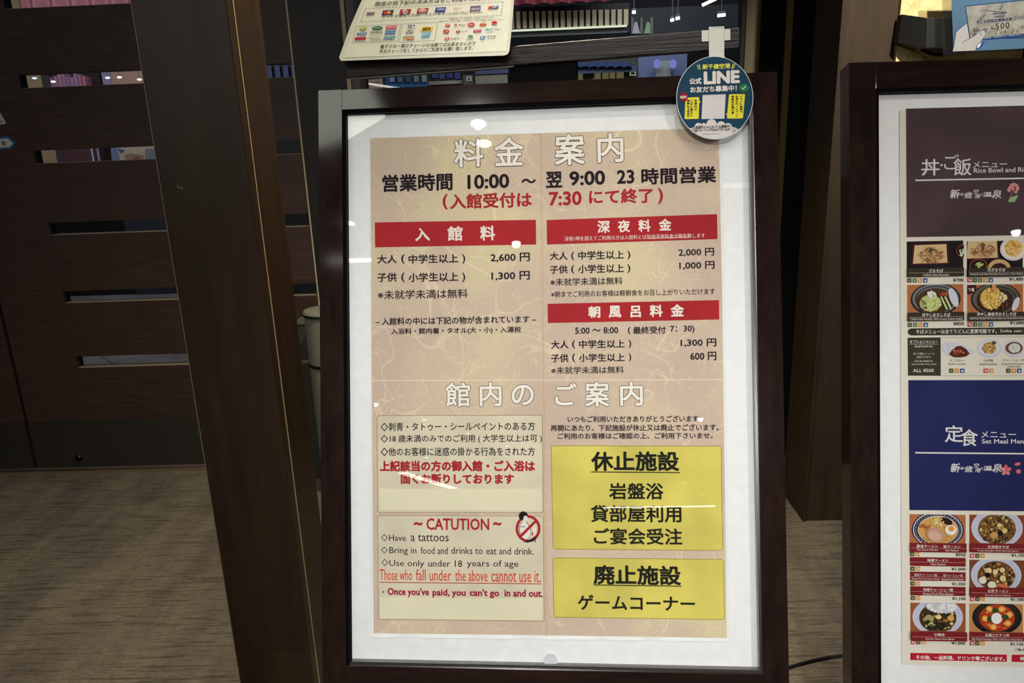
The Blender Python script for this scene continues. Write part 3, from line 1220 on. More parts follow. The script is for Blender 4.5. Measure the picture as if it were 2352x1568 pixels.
nv = mblock('navy_block', [(2085.5, 872.7), (XE, 872.2), (XE, 1177.7), (2088.2, 1170.6)], tinted_paper('navy_print', (36, 42, 92), .86, 9))
b = MB()
for a in (('定', 2169, 2211, 1015, 39, .012), ('食', 2205, 2245, 1024, 39, .012), ('メニュー', 2252.4, 2332.4, 1005, 15.5, .01), ('Set Meal Menu', 2254, 2359, 1018, 10.5, .015)):
    text(b, P2, a[0], a[1], a[2], a[3], a[4], MW, MZ, a[5], 3)
script_logo(b, 1084, 2180)
b.build('lettering', nv)
b = MB()
linepx(b, P2, 2101, 1039, XE, 1045.5, 3.4, MW, MZ)
b.build('rule_line', nv)
b = MB()
for k in range(5):
    a = -math.pi / 2 + k * 2 * math.pi / 5
    b.flatpx(P2, ell(2309 + 7 * math.cos(a), 1079 + 7 * math.sin(a), 6.2, 4.4, 10, rot=a), MZ + .0001 * k, ink((214, 96 + 14 * k, 104 + 10 * k)))
b.flatpx(P2, ell(2309, 1079, 2.5, 2.5, 8), MZ + .0007, ink((190, 70, 80)))
b.flatpx(P2, ell(2336, 1065, 7.5, 4, 10, rot=-.2), MZ, ink((206, 110, 120)))
b.flatpx(P2, ell(2338, 1082, 6, 5.4, 10, rot=.3), MZ, ink((206, 110, 120)))
b.build('flower_print', nv)

ICO = {'o': (84, 80, 44), 'g': (92, 128, 92), 'e': (212, 140, 60), 'b': (50, 88, 146), 'p': (190, 62, 84)}


def icons(b, keys, x, y, st=12.2, sz=9.8):
    for i, k_ in enumerate(keys):
        xx = x + i * st
        b.flatpx(P2, [(xx, y), (xx + sz, y), (xx + sz, y + sz), (xx, y + sz)], MZ, ink(ICO[k_]))
        c = ink((226, 214, 196)) if k_ != 'g' else ink((150, 176, 140))
        if k_ == 'e':
            for dx, dy in ((.3, .35), (.72, .5), (.4, .75)):
                b.flatpx(P2, ell(xx + sz * dx, y + sz * dy, 1.5, 1.5, 8), MZ + .0002, c)
        elif k_ == 'b':
            b.flatpx(P2, [(xx + 2.5, y + 3.4), (xx + 7.3, y + 3.4), (xx + 6.8, y + 8), (xx + 3, y + 8)], MZ + .0002, c)
        elif k_ == 'p':
            b.flatpx(P2, ell(xx + 5, y + 5, 3.6, 2, 10, rot=.6), MZ + .0002, c)
        else:
            b.flatpx(P2, ell(xx + 5, y + 5, 2.8, 1.6, 10, rot=-.7), MZ + .0002, ink((170, 164, 120)) if k_ == 'o' else c)


def cell(rect, bg, painter, cap, caph, capcol, ja, en, prc, ics, icy, name='dish_photo'):
    """one dish picture of the menu: print on print, clipped to its own rectangle"""
    x0, y0, x1, y1 = rect
    b = MB()
    sl = lambda x, y: y + (x - x0) * (-.018 if y0 < 900 else .014)
    b.flatpx(P2, [(x0, sl(x0, y0)), (x1, sl(x1, y0)), (x1, sl(x1, y1)), (x0, sl(x0, y1))], .0011, bg)
    zc = [.0013]

    def P(poly, c, rim=None):
        q = clip(poly, x0, y0, x1, y1 - caph)
        if q:
            q = [(x, sl(x, y)) for x, y in q]
            b.flatpx(P2, q, zc[0], c)
        zc[0] += .00002
    painter(P)
    zt = zc[0] + .0001
    if caph:
        b.flatpx(P2, [(x0, sl(x0, y1 - caph)), (x1, sl(x1, y1 - caph)), (x1, sl(x1, y1)), (x0, sl(x0, y1))], zt, capcol)
        linepx(b, P2, x0 + 2, sl(x0, y1 - caph * .45), x1 - 2, sl(x1, y1 - caph * .45), .7, ink((200, 170, 160)), zt + .0002)
    o = b.build(name, menu)
    b = MB()
    for s, xa, xb, ya, yb, bo in ja + en:
        text(b, P2, s, xa, xb, yb, yb - ya, MW, zt + .0003, bo)
    if ja + en:
        b.build('lettering', o)
    b = MB()
    if prc:
        text(b, P2, prc[0], prc[1], prc[2], prc[4], prc[4] - prc[3], DK, MZ, .012)
    if ics:
        icons(b, ics, x0 + .8, icy)
    if prc or ics:
        b.build('price_line', o)
    return o


def blobs(P, cx, cy, rx, ry, cols, n, seed, smin=1.5, smax=4.5):
    rnd = random.Random(seed)
    for i in range(n):
        a, q = rnd.uniform(0, 6.28), math.sqrt(rnd.uniform(0, 1))
        s = rnd.uniform(smin, smax)
        x, y = cx + q * rx * math.cos(a) * .92, cy + q * ry * math.sin(a) * .92
        P(ell(x, y, s, s * rnd.uniform(.4, .9), 7, rot=rnd.uniform(0, 3)), ink(rnd.choice(cols)))


def strands(P, cx, cy, rx, ry, cols, n, seed, L=9):
    rnd = random.Random(seed)
    for i in range(n):
        a, q = rnd.uniform(0, 6.28), math.sqrt(rnd.uniform(0, 1))
        x, y = cx + q * rx * math.cos(a), cy + q * ry * math.sin(a)
        P(ell(x, y, L * rnd.uniform(.5, 1), .55, 8, rot=rnd.uniform(-.9, .9)), ink(rnd.choice(cols)))


def zaru(P, x, y, wd, ht, seed):
    P([(x - wd * .62, y - ht * .56), (x + wd * .6, y - ht * .6), (x + wd * .66, y + ht * .58), (x - wd * .68, y + ht * .6)], ink((70, 30, 36)))
    P([(x - wd * .56, y - ht * .48), (x + wd * .54, y - ht * .52), (x + wd * .58, y + ht * .5), (x - wd * .62, y + ht * .52)], ink((214, 184, 134)))
    blobs(P, x, y + 3, wd * .45, ht * .42, [(176, 126, 86), (196, 150, 104), (150, 102, 70)], 26, seed, 3, 7)
    strands(P, x, y + 3, wd * .44, ht * .42, [(216, 176, 126), (132, 88, 62), (196, 146, 100)], 60, seed + 1)
    blobs(P, x, y - 5, 4, 8, [(70, 70, 42), (92, 88, 52)], 14, seed + 2, 1, 3)


def p_zaru(P):
    zaru(P, 2137, 584, 66, 42, 1)
    P(ell(2212, 579, 19, 15), ink((150, 74, 62)))
    P(ell(2212, 579, 17, 13), ink((34, 26, 24)))
    blobs(P, 2207, 580, 9, 9, [(226, 224, 210), (190, 206, 150)], 12, 4)


def p_tenzaru(P):
    zaru(P, 2256, 573, 60, 40, 11)
    P(ell(2325, 574, 31, 27), ink((214, 206, 200)))
    P(ell(2325, 574, 27, 23), ink((232, 226, 214)))
    P(ell(2325, 572, 21, 20), ink((226, 188, 112)))
    blobs(P, 2325, 573, 20, 19, [(232, 184, 96), (240, 206, 140), (204, 146, 60)], 46, 12, 2, 5)
    P(ell(2244, 612, 21, 17), ink((150, 70, 58)))
    P(ell(2244, 612, 18.5, 15), ink((40, 30, 24)))
    blobs(P, 2246, 612, 10, 8, [(208, 216, 130), (180, 196, 110)], 12, 13)
    P(ell(2291, 617, 26, 20), ink((206, 168, 118)))
    P(ell(2291, 619, 18, 13), ink((58, 30, 24)))


def p_oroshi(P):
    P(ell(2148, 688, 57.5, 38), ink((34, 36, 40)))
    P(ell(2148, 687, 54, 35), ink((92, 98, 104)))
    for k in range(5):
        P(ell(2148, 687, 52 - k * 4, 33 - k * 3), ink((60, 60, 62) if k % 2 else (120, 122, 122)))
    P(ell(2147, 692, 44, 29), ink((76, 50, 34)))
    P(ell(2189, 685, 9, 23, rot=-.35), ink((206, 210, 220)))
    P(ell(2136, 697, 25, 19), ink((190, 200, 124)))
    P(ell(2139, 679, 11, 9), ink((222, 220, 204)))
    blobs(P, 2136, 697, 26, 20, [(206, 214, 140), (224, 226, 170), (180, 190, 110)], 70, 21, 1.2, 4)
    blobs(P, 2138, 677, 10, 7, [(232, 228, 214)], 12, 22)
    blobs(P, 2162, 676, 12, 7, [(170, 84, 56), (140, 60, 40)], 14, 23)
    for x in (2163, 2172):
        P([(x - 6, 683), (x - 2, 682), (x + 12, 711), (x + 8, 713)], ink((196, 214, 150)))
    blobs(P, 2118, 702, 10, 14, [(90, 70, 44), (60, 44, 30)], 20, 24, 1, 3)


def p_ebi(P):
    P(ell(2222, 660, 20, 16), ink((60, 28, 26)))
    blobs(P, 2230, 664, 6, 5, [(226, 216, 190)], 6, 31)
    P(ell(2286, 688, 57, 38), ink((34, 34, 38)))
    P(ell(2286, 687, 53, 35), ink((104, 94, 84)))
    for k in range(4):
        P(ell(2288, 687, 50 - k * 4, 32 - k * 3), ink((54, 48, 44) if k % 2 else (98, 90, 80)))
    P(ell(2284, 693, 42, 27), ink((60, 38, 28)))
    P(ell(2332, 700, 7, 17, rot=.4), ink((212, 214, 220)))
    P(ell(2276, 686, 26, 25), ink((220, 182, 92)))
    blobs(P, 2276, 688, 27, 26, [(232, 196, 100), (240, 212, 130), (212, 168, 70)], 95, 32, 1.5, 5)
    blobs(P, 2300, 688, 10, 14, [(222, 208, 160)], 18, 33)
    blobs(P, 2306, 704, 10, 8, [(120, 70, 50), (90, 52, 40)], 16, 34)
    P([(2274, 652), (2282, 652), (2287, 668), (2277, 670)], ink((224, 150, 92)))


def p_ramen(P):
    P(ell(2153, 1215, 60, 43), ink((40, 36, 60)))
    P(ell(2153, 1215, 57, 41), ink((200, 200, 208)))
    P(ell(2153, 1215, 54.5, 38.5), ink((36, 34, 56)))
    rnd = random.Random(5)
    for k in range(40):
        a = 2 * math.pi * k / 40
        P(ell(2153 + 51 * math.cos(a), 1215 + 35.5 * math.sin(a), 2.2, .8, 6, rot=a + 1.2), ink((200, 200, 210)))
    P(ell(2153, 1215, 47, 33), ink((196, 190, 176)))
    P(ell(2153, 1216, 45, 31), ink((206, 156, 84)))
    strands(P, 2153, 1222, 38, 20, [(226, 186, 110), (186, 130, 66)], 60, 41, 10)
    P(ell(2172, 1194, 14, 7, rot=.4), ink((40, 30, 26)))
    blobs(P, 2152, 1197, 16, 10, [(224, 214, 146), (206, 194, 120)], 30, 42, 1.2, 4)
    P(ell(2146, 1226, 21, 16, rot=.3), ink((196, 150, 126)))
    P(ell(2145, 1228, 15, 11, rot=.3), ink((214, 172, 150)))
    P(ell(2181, 1214, 13.5, 11.5), ink((236, 232, 224)))
    P(ell(2182, 1211, 7, 6), ink((228, 146, 50)))
    blobs(P, 2122, 1206, 12, 6, [(150, 86, 46), (170, 100, 56)], 14, 43)


def whitebowl(P, cx, cy, rx, ry, fill, cols, seed, ix=.74, iy=.78):
    P(ell(cx, cy, rx, ry), ink((206, 206, 218)))
    P(ell(cx, cy, rx - 2, ry - 2), ink((190, 192, 210)))
    P(ell(cx, cy + 2, rx * ix, ry * iy), ink(fill))
    blobs(P, cx, cy + 2, rx * ix, ry * iy, cols, 130, seed, 1.5, 5)


MIXC = [(92, 72, 34), (150, 106, 52), (196, 164, 96), (62, 44, 30), (206, 190, 130), (120, 76, 44), (52, 50, 40), (176, 130, 74)]


def p_yaki(P):
    whitebowl(P, 2289, 1211, 59, 45, (120, 84, 42), MIXC, 51)
    P(ell(2292, 1204, 5, 5), ink((220, 206, 130)))
    P(ell(2304, 1216, 6.5, 6), ink((222, 190, 120)))
    P(ell(2280, 1227, 9, 8), ink((200, 150, 86)))
    P(ell(2294, 1222, 6, 7), ink((34, 26, 34)))


def p_gomoku(P):
    whitebowl(P, 2287, 1319, 58, 44, (112, 74, 40), MIXC + [(52, 42, 28)], 61)
    for x, y, s in ((2268, 1308, 7), (2283, 1311, 6), (2299, 1306, 6), (2300, 1325, 7)):
        P(ell(x, y, s, s), ink((222, 204, 146)))
    P(ell(2266, 1318, 6, 6), ink((28, 22, 30)))
    P(ell(2254, 1330, 9, 8), ink((222, 216, 190)))
    P(ell(2275, 1340, 10, 8), ink((222, 222, 190)))
    P(ell(2300, 1342, 14, 4, rot=.2), ink((206, 110, 76)))


def p_chuka(P):
    whitebowl(P, 2153, 1415, 58, 43, (70, 56, 32), MIXC + [(44, 50, 40), (40, 44, 34)], 71)
    P(ell(2160, 1389, 36, 15), ink((214, 212, 214)))
    blobs(P, 2160, 1390, 34, 14, [(216, 214, 216), (230, 228, 226), (196, 194, 198)], 70, 72, 3, 6)
    P(ell(2152, 1413, 7, 5), ink((228, 206, 140)))
    P(ell(2180, 1415, 8, 7), ink((210, 160, 84)))
    P(ell(2130, 1414, 9, 6), ink((160, 154, 104)))
    blobs(P, 2148, 1432, 22, 10, [(36, 44, 38), (28, 34, 30)], 24, 73, 2, 5)
    strands(P, 2134, 1428, 5, 4, [(220, 210, 130)], 8, 74, 8)


def p_ebichili(P):
    P(ell(2289, 1416, 57, 40), ink((30, 26, 26)))
    P(ell(2289, 1413, 52, 34), ink((44, 38, 36)))
    P(ell(2289, 1417, 41, 31), ink((176, 62, 32)))
    blobs(P, 2289, 1417, 38, 28, [(206, 82, 40), (226, 120, 56), (190, 50, 36), (226, 150, 70)], 90, 81, 1.5, 4.5)
    for x, y in ((2270, 1396), (2298, 1396), (2279, 1437), (2312, 1428), (2316, 1408), (2260, 1418)):
        P(ell(x, y, 8, 7), ink((232, 160, 66)))
        P(ell(x, y, 4, 3.5), ink((236, 190, 116)))
    for x, y in ((2283, 1399), (2271, 1419), (2307, 1414)):
        P(ell(x, y, 7, 6, rot=.5), ink((44, 76, 40)))
    P(ell(2286, 1417, 12, 13), ink((236, 236, 234)))


BLK = ink((30, 27, 25))
ORW = ink((176, 108, 66))
CAPD = ink((56, 50, 38))
CAPR = ink((122, 34, 36))
cell((2082, 554.7, 2211.5, 636.5), BLK, p_zaru, None, 20, CAPD, [('ざるそば', 2131, 2163.5, 618, 626.4, .02)], [('Chilled Soba Noodles', 2117, 2177, 629, 634.6, .005)], ('¥700', 2188, 2212, 639, 647), 'ogeb', 639)
cell((2220, 554.5, 2348, 636.5), BLK, p_tenzaru, None, 20, CAPD, [('天ざるそば', 2264, 2305, 616, 624.6, .02)], [('Tempura and Soba Noodles Served on a Zaru Basket', 2223.5, 2346, 628, 633.8, .0)], ('¥1,400', 2317, 2349, 637.5, 646), 'pogeb', 638.5)
cell((2083, 654.4, 2212, 738), ORW, p_oroshi, None, 20, CAPD, [('冷やしおろしそば', 2114.7, 2180, 719, 727.4, .02)], [('Chilled Soba Noodles With Grated Daikon Radish', 2087.8, 2208, 730, 735.6, .0)], ('¥850', 2188.8, 2213, 739, 747), 'ogeb', 741)
cell((2220.5, 654.4, 2349, 738), ORW, p_ebi, None, 20, CAPD, [('冷やし海老天おろしそば', 2240, 2330.5, 717.5, 726, .02)], [('Chilled Soba Noodles With Shrimp Tempura and Grated Daikon Radish', 2223.5, 2348, 729, 735, .0)], ('¥1,000', 2319, 2351, 737.5, 746), 'pogeb', 740)
# dark lozenge with the udon note
b = MB()
b.flatpx(P2, [(2092, 754)] + [(XE, 746.5), (XE, 765.5), (2092, 770), (2086, 767.5), (2083.8, 762), (2086, 756.5)], .0012, ink((58, 54, 40)))
o = b.build('note_bar', menu)
b = MB()
text(b, P2, 'そばメニューは全てうどんに変更可能です。', 2102.8, 2288.4, 766.6, 10.2, MW, MZ, .02)
text(b, P2, 'Soba can be changed', 2296, 2414, 765, 9, MW, MZ, .01)
b.build('lettering', o)
# option box
b = MB()
b.flatpx(P2, [(2083.8, 775.4), (2159.7, 774.6), (2160, 862.6), (2084.8, 862.3)], .0012, ink((62, 58, 38)))
pline(b, P2, [(2159.7, 774.6), (XE, 768), (XE, 862.3), (2160, 862.8)], .8, ink((150, 142, 126)), .0012)
o = b.build('option_box', menu)
b = MB()
for s, xa, xb, ya, yb, bo in (('オプションメニュー', 2088.6, 2152.5, 781, 788, .02), ('Small bowl set', 2100, 2141, 792, 797.5, .01), ('全ての麺メニューに', 2096, 2145.4, 809.3, 814.6, .0),
                              ('追加できます', 2104.4, 2137, 816.8, 822, .0), ('Can be added to', 2099.7, 2141, 826, 831, .0), ('any noodle menu item', 2093, 2149.4, 833.7, 839, .0), ('ALL ¥500', 2096, 2144, 846.5, 854.4, .015)):
    text(b, P2, s, xa, xb, yb, yb - ya, MW, MZ, bo)
linepx(b, P2, 2087.5, 790, 2155, 789.8, .7, MW, MZ)
for s, xa, xb, ya, yb in (('ミニカレー', 2180.7, 2215, 824.4, 830.4), ('Small Curry Rice', 2177.7, 2218.7, 833.5, 838.8), ('小炒飯', 2258, 2280.4, 824.4, 830.4), ('Small Fried Rice', 2249, 2289, 833.4, 838.2),
                          ('チャーシュー小丼', 2303, 2358, 824, 830), ('Roasted Pork With Green Onion', 2299.6, 2360, 833.2, 837.5), ('Small Rice Bowl', 2313, 2343, 839, 843.4)):
    text(b, P2, s, xa, xb, yb, yb - ya, DK, MZ, .0)
icons(b, 'oeb', 2179, 846, 12.6)
icons(b, 'pe', 2258, 846, 12.4)
icons(b, 'oeb', 2310, 846, 12.6)
b.build('lettering', o)


def small_dish(name, painter, rect):
    b = MB()
    zc = [.0013]

    def P(poly, c, rim=None):
        b.flatpx(P2, poly, zc[0], c)
        zc[0] += .00002
    painter(P)
    b.build(name, o)


def d1(P):
    P([(2161, 789), (2170, 785.5), (2190, 785), (2215, 793), (2240.5, 808.5), (2226, 816), (2208, 820.5), (2190, 821), (2172, 815), (2163, 804)], ink((206, 206, 214)))
    blobs(P, 2178, 796, 12, 8, [(222, 220, 222), (200, 198, 204)], 22, 91, 2, 4)
    P([(2178, 813), (2185, 804), (2196, 795), (2206, 794), (2218, 801), (2226, 812), (2218, 818), (2204, 820.5), (2190, 820)], ink((92, 42, 26)))
    blobs(P, 2203, 809, 17, 8, [(150, 72, 44), (120, 52, 34), (190, 120, 90)], 22, 92, 1.5, 4)


def d2(P):
    P(ell(2271.4, 800, 28, 21), ink((198, 200, 212)))
    P(ell(2271.4, 799, 24, 17.5), ink((214, 214, 222)))
    P(ell(2271, 799, 17, 14), ink((204, 180, 108)))
    blobs(P, 2271, 799, 16, 13, [(196, 168, 92), (214, 190, 120), (170, 110, 66)], 60, 93, 1.5, 3.5)
    P(ell(2281, 787, 5, 4), ink((90, 80, 60)))


def d3(P):
    P(ell(2328, 801, 22, 20), ink((204, 204, 212)))
    P(ell(2328, 799, 20, 14), ink((110, 66, 54)))
    P(ell(2329, 799, 14, 11), ink((208, 212, 196)))
    blobs(P, 2329, 799, 13, 11, [(214, 218, 204), (196, 204, 178), (230, 230, 224)], 40, 94, 1.5, 3.5)


small_dish('dish_photo', d1, 0)
small_dish('dish_photo', d2, 0)
small_dish('dish_photo', d3, 0)
# lower half
cell((2088.3, 1180, 2217, 1265.5), ORW, p_ramen, None, 21, CAPR, [('醤油ラーメン', 2102, 2151, 1248.3, 1255, .015), ('塩ラーメン', 2163, 2202.6, 1249.3, 1256, .015)],
     [('Soy Sauce Ramen', 2102, 2151, 1257.6, 1263.4, .0), ('Salt Ramen', 2167.8, 2198, 1259, 1263.8, .0)], ('¥950', 2193.7, 2217, 1269, 1277), 'oe', 1266.6)
cell((2225.8, 1181, 2360, 1266.5), ink((138, 66, 42)), p_yaki, None, 20.5, CAPR, [('五目焼きそば', 2264.7, 2313.8, 1250, 1257, .015)], [('Fried Noodles With Starchy Sauce', 2242.4, 2335.5, 1260, 1265.4, .0)], ('¥1,150', 2321.7, 2353, 1270.5, 1278.7), 'poe', 1270.4)
cell((2225.8, 1284.5, 2352, 1368), ink((116, 70, 46)), p_gomoku, None, 21, CAPR, [('五目ラーメン', 2264.7, 2312.3, 1351, 1358, .015)], [('Starchy Sauce Ramen', 2259, 2317.7, 1362, 1367, .0)], ('¥1,100', 2320, 2350.5, 1372, 1380), 'poe', 1369.4)
cell((2090.2, 1383, 2217, 1467.8), ink((150, 84, 52)), p_chuka, None, 21, CAPR, [('中華丼', 2141.6, 2165.4, 1450, 1457, .015)], [('Starchy Sauce Rice Bowl', 2121, 2186.7, 1460.5, 1466, .0)], ('¥1,000', 2184.7, 2216.2, 1472, 1480), 'poe', 1468.4)
cell((2225.5, 1385, 2349, 1469), ink((186, 134, 82)), p_ebichili, None, 20, CAPR, [('石焼エビチリ丼', 2259.3, 2315, 1452, 1459.4, .015)], [('Stir-Fried Shrimps With Chili Sauce Rice Bowl', 2229.5, 2345, 1462, 1468.3, .0)], ('¥1,150', 2319.3, 2349.4, 1474, 1482), 'poe', 1471)
nop = lambda P: None
cell((2089.3, 1278.4, 2217, 1298.5), CAPR, nop, None, 20, CAPR, [('味噌ラーメン', 2129, 2177, 1282, 1289, .015)], [('Miso Ramen', 2136.5, 2170.7, 1292, 1296.8, .0)], ('¥1,000', 2184.4, 2217, 1302, 1310.3), 'oe', 1300, 'caption_band')
cell((2089.5, 1311.6, 2217, 1332), CAPR, nop, None, 20, CAPR, [('醤油チャーシュー麺', 2099, 2150.6, 1315.5, 1322, .0), ('塩チャーシュー麺', 2165, 2209.5, 1317, 1323.3, .0)],
     [('Braised Pork Soy Sauce Ramen', 2093.4, 2157, 1325.3, 1330.6, .0), ('Braised Pork Salt Ramen', 2162, 2212.4, 1326.3, 1331.4, .0)], ('¥1,050', 2185.4, 2217, 1336, 1344.3), 'oe', 1334, 'caption_band')
cell((2090, 1345.4, 2217, 1366), CAPR, nop, None, 20, CAPR, [('味噌チャーシュー麺', 2120, 2187.6, 1349, 1356.4, .01)], [('Braised Pork Miso Ramen', 2119, 2189, 1359.6, 1365, .0)], ('¥1,100', 2186, 2217, 1369.7, 1377.7), 'oe', 1367.3, 'caption_band')
b = MB()
text(b, P2, 'ご飯大盛', 2329, 2362, 1493.6, 6, DK, MZ, .01)
b.build('rice_note_lettering', menu)
for px, rows in (([(2090.2, 1498.2), (2311.6, 1502.2), (2311.6, 1518.5), (2090.2, 1514.5)], [('その他、一品料理、ドリンク等ございます。', 2102.7, 2306.7, 1502.6, 1512.8)]),
                 ([(2322.9, 1502.4), (2400, 1503.8), (2400, 1520), (2322.9, 1518.6)], [('時間', 2341.8, 2365, 1506.5, 1516)])):
    b = MB()
    b.flatpx(P2, roundrect(px, 1.5, 2), .0012, ink((178, 30, 46)))
    o = b.build('red_bar', menu)
    b = MB()
    for s, xa, xb, ya, yb in rows:
        text(b, P2, s, xa, xb, yb, yb - ya, MW, MZ, .03)
    b.build('lettering', o)

# ============================================================ RAIL STAND BEHIND THE NOTICE SIGN, WITH SHEET AND ROUND TAG
ya = math.radians(13.4)
Pr = at(1697, 62.5, 1.235)
UB = np.array([math.cos(ya), -math.sin(ya), 0])
UB = UB + np.array([0, 0, .012])
PB = Pl(Pr, UB, (0, 0, -1))
bar_l = PB.uv(792, 166)
bar_r = PB.uv(1697, 128)
bar_rt = PB.uv(1697, 62.5)
stand = thing('rail_stand', (float(PB.W(-.45, 0, -.04)[0]), float(PB.W(-.45, 0, -.04)[1]), 0), 'dark grooved wooden rail on a central post standing behind the notice signboard', 'stand')
b = MB()
tkb = .022
vt0 = bar_rt[1]
vb0 = (bar_r[1] + bar_l[1]) / 2
b.obox(PB, bar_l[0], bar_r[0], vt0, vb0, -tkb, 0, M_BAR)
b.build('top_rail', stand, bevel=.002)
b = MB()
sa = PB.uv(1170, 170)[0]
sb = PB.uv(1322, 170)[0]
smid = (sa + sb) / 2
PS = PB.W(smid, vb0, 0)
b.obox(PB, sa, sb, vb0, PB.o[2] - .03, -tkb - .002, -.004, flat((8, 6, 6), .8, 0, .1))
b.build('centre_post', stand)
b = MB()
c = PB.W(smid, 0, -.012)
b.obox(PB, sa - .1, sb + .1, PB.o[2] - .03, PB.o[2] - .001, -.2, .1, flat((14, 11, 10), .5))
b.build('base_plate', stand)
b = MB()
b.obox(PB, PB.uv(800, 166)[0], PB.uv(1180, 150)[0], vb0, vb0 + .002, -tkb, .0, flat((150, 146, 138), .35, .7))
b.build('under_strip', stand)

# laminated sheet of payment marks leaning back over the rail
el = math.radians(52)
ysh = math.radians(13)
US = np.array([math.cos(ysh), -math.sin(ysh), .0])
back = np.array([math.sin(ysh), math.cos(ysh), 0])
VS = -(back * math.cos(el) + np.array([0, 0, math.sin(el)]))
anc = PB.W(*PB.uv(1000, 104), .004)
PSH = Pl(anc, US, VS)
edge_px = [(779, 132), (790, 102), (803, 66), (820, 26), (834, -6), (852, -42), (866, -66), (1196, -92), (1188, -50), (1181, 0), (1176, 60), (1172, 100), (1170, 118), (1166, 125), (1158, 128), (960, 134), (792, 140), (783, 140)]
sheet = thing('payment_sheet', tuple(PSH.W(*PSH.uv(975, 136))), 'white laminated sheet of payment marks leaning over the dark rail above the notice', 'sheet')
b = MB()
b.prism(PSH, [PSH.uv(*p) for p in edge_px][::-1], 0, .0006, flat((222, 224, 206), .3))
b.build('laminate', sheet)
b = MB()
inner_px = [(790, 133), (800, 104), (813, 66), (830, 26), (843, -6), (862, -46), (1184, -72), (1176, -10), (1170, 50), (1163, 118), (970, 126)]
b.flatpx(PSH, inner_px, .0008, flat((236, 234, 214), .4))
b.build('paper_sheet', sheet)
# slanted rest behind the sheet, carried by the rail
b = MB()
rest = [PSH.uv(*p) for p in [(810, 112), (850, -20), (1160, -40), (1150, 96)]]
b.prism(PSH, rest[::-1], -.006, -.0005, flat((30, 26, 24), .5))
b.build('sheet_rest', stand)
BK = ink((52, 50, 46))
SHR = .3


def st(mb, s, x0, x1, y0b, y1b, h, c=None, bold=.01):
    text(mb, PSH, s, x0, x1, y0b, h, ink(c) if c else BK, .0012, bold, 2, dy=y1b - y0b, shear=SHR)


b = MB()
st(b, '現金の他下記の決済方法もご利用いただけます。', 860, 1150, 15.5, 0.5, 10.5)
st(b, 'タッチ決済もご利用いただけます(10,000 円以下のみ)', 876, 1107, 43.5, 33, 7.5, bold=0)
st(b, '各種 QR コード決済もご利用いただけます', 1032, 1134, 47.5, 43, 4, bold=0)
st(b, '表記がないものに関してはスタッフまでお問い合わせください', 1008, 1157, 52.5, 48, 4, bold=0)
st(b, '電子マネー等のチャージは当館では出来ませんので', 873, 1091, 113, 105.5, 9.5)
st(b, '予めチャージをしてからのご利用をお願い致します。', 870, 1086, 124.5, 116, 9.5)
b.build('lettering', sheet)


def dash(mb, pts, on, off):
    for i in range(len(pts) - 1):
        a, c = np.array(pts[i], float), np.array(pts[i + 1], float)
        L = np.linalg.norm(c - a)
        t = 0
        while t < L:
            p, q = a + (c - a) * t / L, a + (c - a) * min(t + on, L) / L
            linepx(mb, PSH, p[0], p[1], q[0], q[1], 1.1, BK, .0011)
            t += on + off


b = MB()
dash(b, [(840, 21), (1000, 14), (1156, 5), (1151, 36), (1000, 44), (829, 50.5), (840, 21)], 4.5, 3)
pline(b, PSH, [(819, 61), (921, 56), (913, 95), (809, 99)], .8, BK, .0011, True)
pline(b, PSH, [(925, 56), (1006, 52), (999, 94), (917, 98)], .8, BK, .0011, True)
b.build('ruled_boxes', sheet)
b = MB()


def para(mb, x0, x1, y0, y1, c, z=.0012, sl=-.045, sh=.3):
    h = y1 - y0
    mb.flatpx(PSH, [(x0 + sh * h, y0), (x1 + sh * h, y0 + sl * (x1 - x0)), (x1, y1 + sl * (x1 - x0)), (x0, y1)], z, ink(c))


def el2(mb, x, y, rx, ry, c, z=.0012):
    mb.flatpx(PSH, ell(x, y, rx, ry, 18, rot=-.06), z, ink(c))


W_ = (232, 230, 214)
para(b, 842, 848, 29, 35, (40, 60, 130)); para(b, 848, 854, 28.7, 34.7, (170, 40, 50)); para(b, 854, 860, 28.4, 34.4, (50, 110, 60))
text(b, PSH, 'JCB', 843, 859, 34, 4, ink(W_), .0016, .01, dy=-.7, shear=.3)
para(b, 877, 902, 25, 36, (58, 56, 96)); el2(b, 886, 30.5, 5, 3.8, (214, 60, 50), .0014); el2(b, 894, 30, 5, 3.8, (236, 160, 60), .0015)
para(b, 917, 942, 23, 34.5, (176, 46, 60)); el2(b, 931, 28.5, 7, 5, W_, .0014); text(b, PSH, 'UC', 924, 938, 31, 5, ink((70, 40, 70)), .0016, .03, dy=-.5, shear=.3)
para(b, 957, 982, 20.5, 32, (182, 50, 62)); el2(b, 971, 25.5, 8.5, 4.5, W_, .0014); el2(b, 971, 25.5, 6, 3, (182, 50, 62), .0015); el2(b, 971, 25.5, 3, 2.4, W_, .0016)
para(b, 998, 1022, 18.5, 30, (62, 82, 160)); text(b, PSH, 'VISA', 1004, 1021, 25.5, 4.5, ink(W_), .0016, .02, dy=-.8, shear=.3)
text(b, PSH, 'Rakuten', 1043, 1060, 22, 3, ink((190, 60, 70)), .0014, .0, dy=-.8, shear=.3); text(b, PSH, 'Card', 1043, 1052, 25.5, 2.6, ink((190, 60, 70)), .0014, .0, dy=-.5, shear=.3)
para(b, 1080, 1104, 15, 19.5, (120, 100, 130)); para(b, 1079, 1103, 20, 26.5, (120, 92, 150)); text(b, PSH, 'AEON', 1082, 1101, 25, 4.4, ink(W_), .0016, .02, dy=-.9, shear=.3)
para(b, 1121, 1130, 15.5, 22.5, (200, 60, 76)); para(b, 1130, 1144, 15, 22, (60, 110, 160)); text(b, PSH, 'UP', 1131, 1141, 20, 4, ink(W_), .0016, .02, dy=-.4, shear=.3)
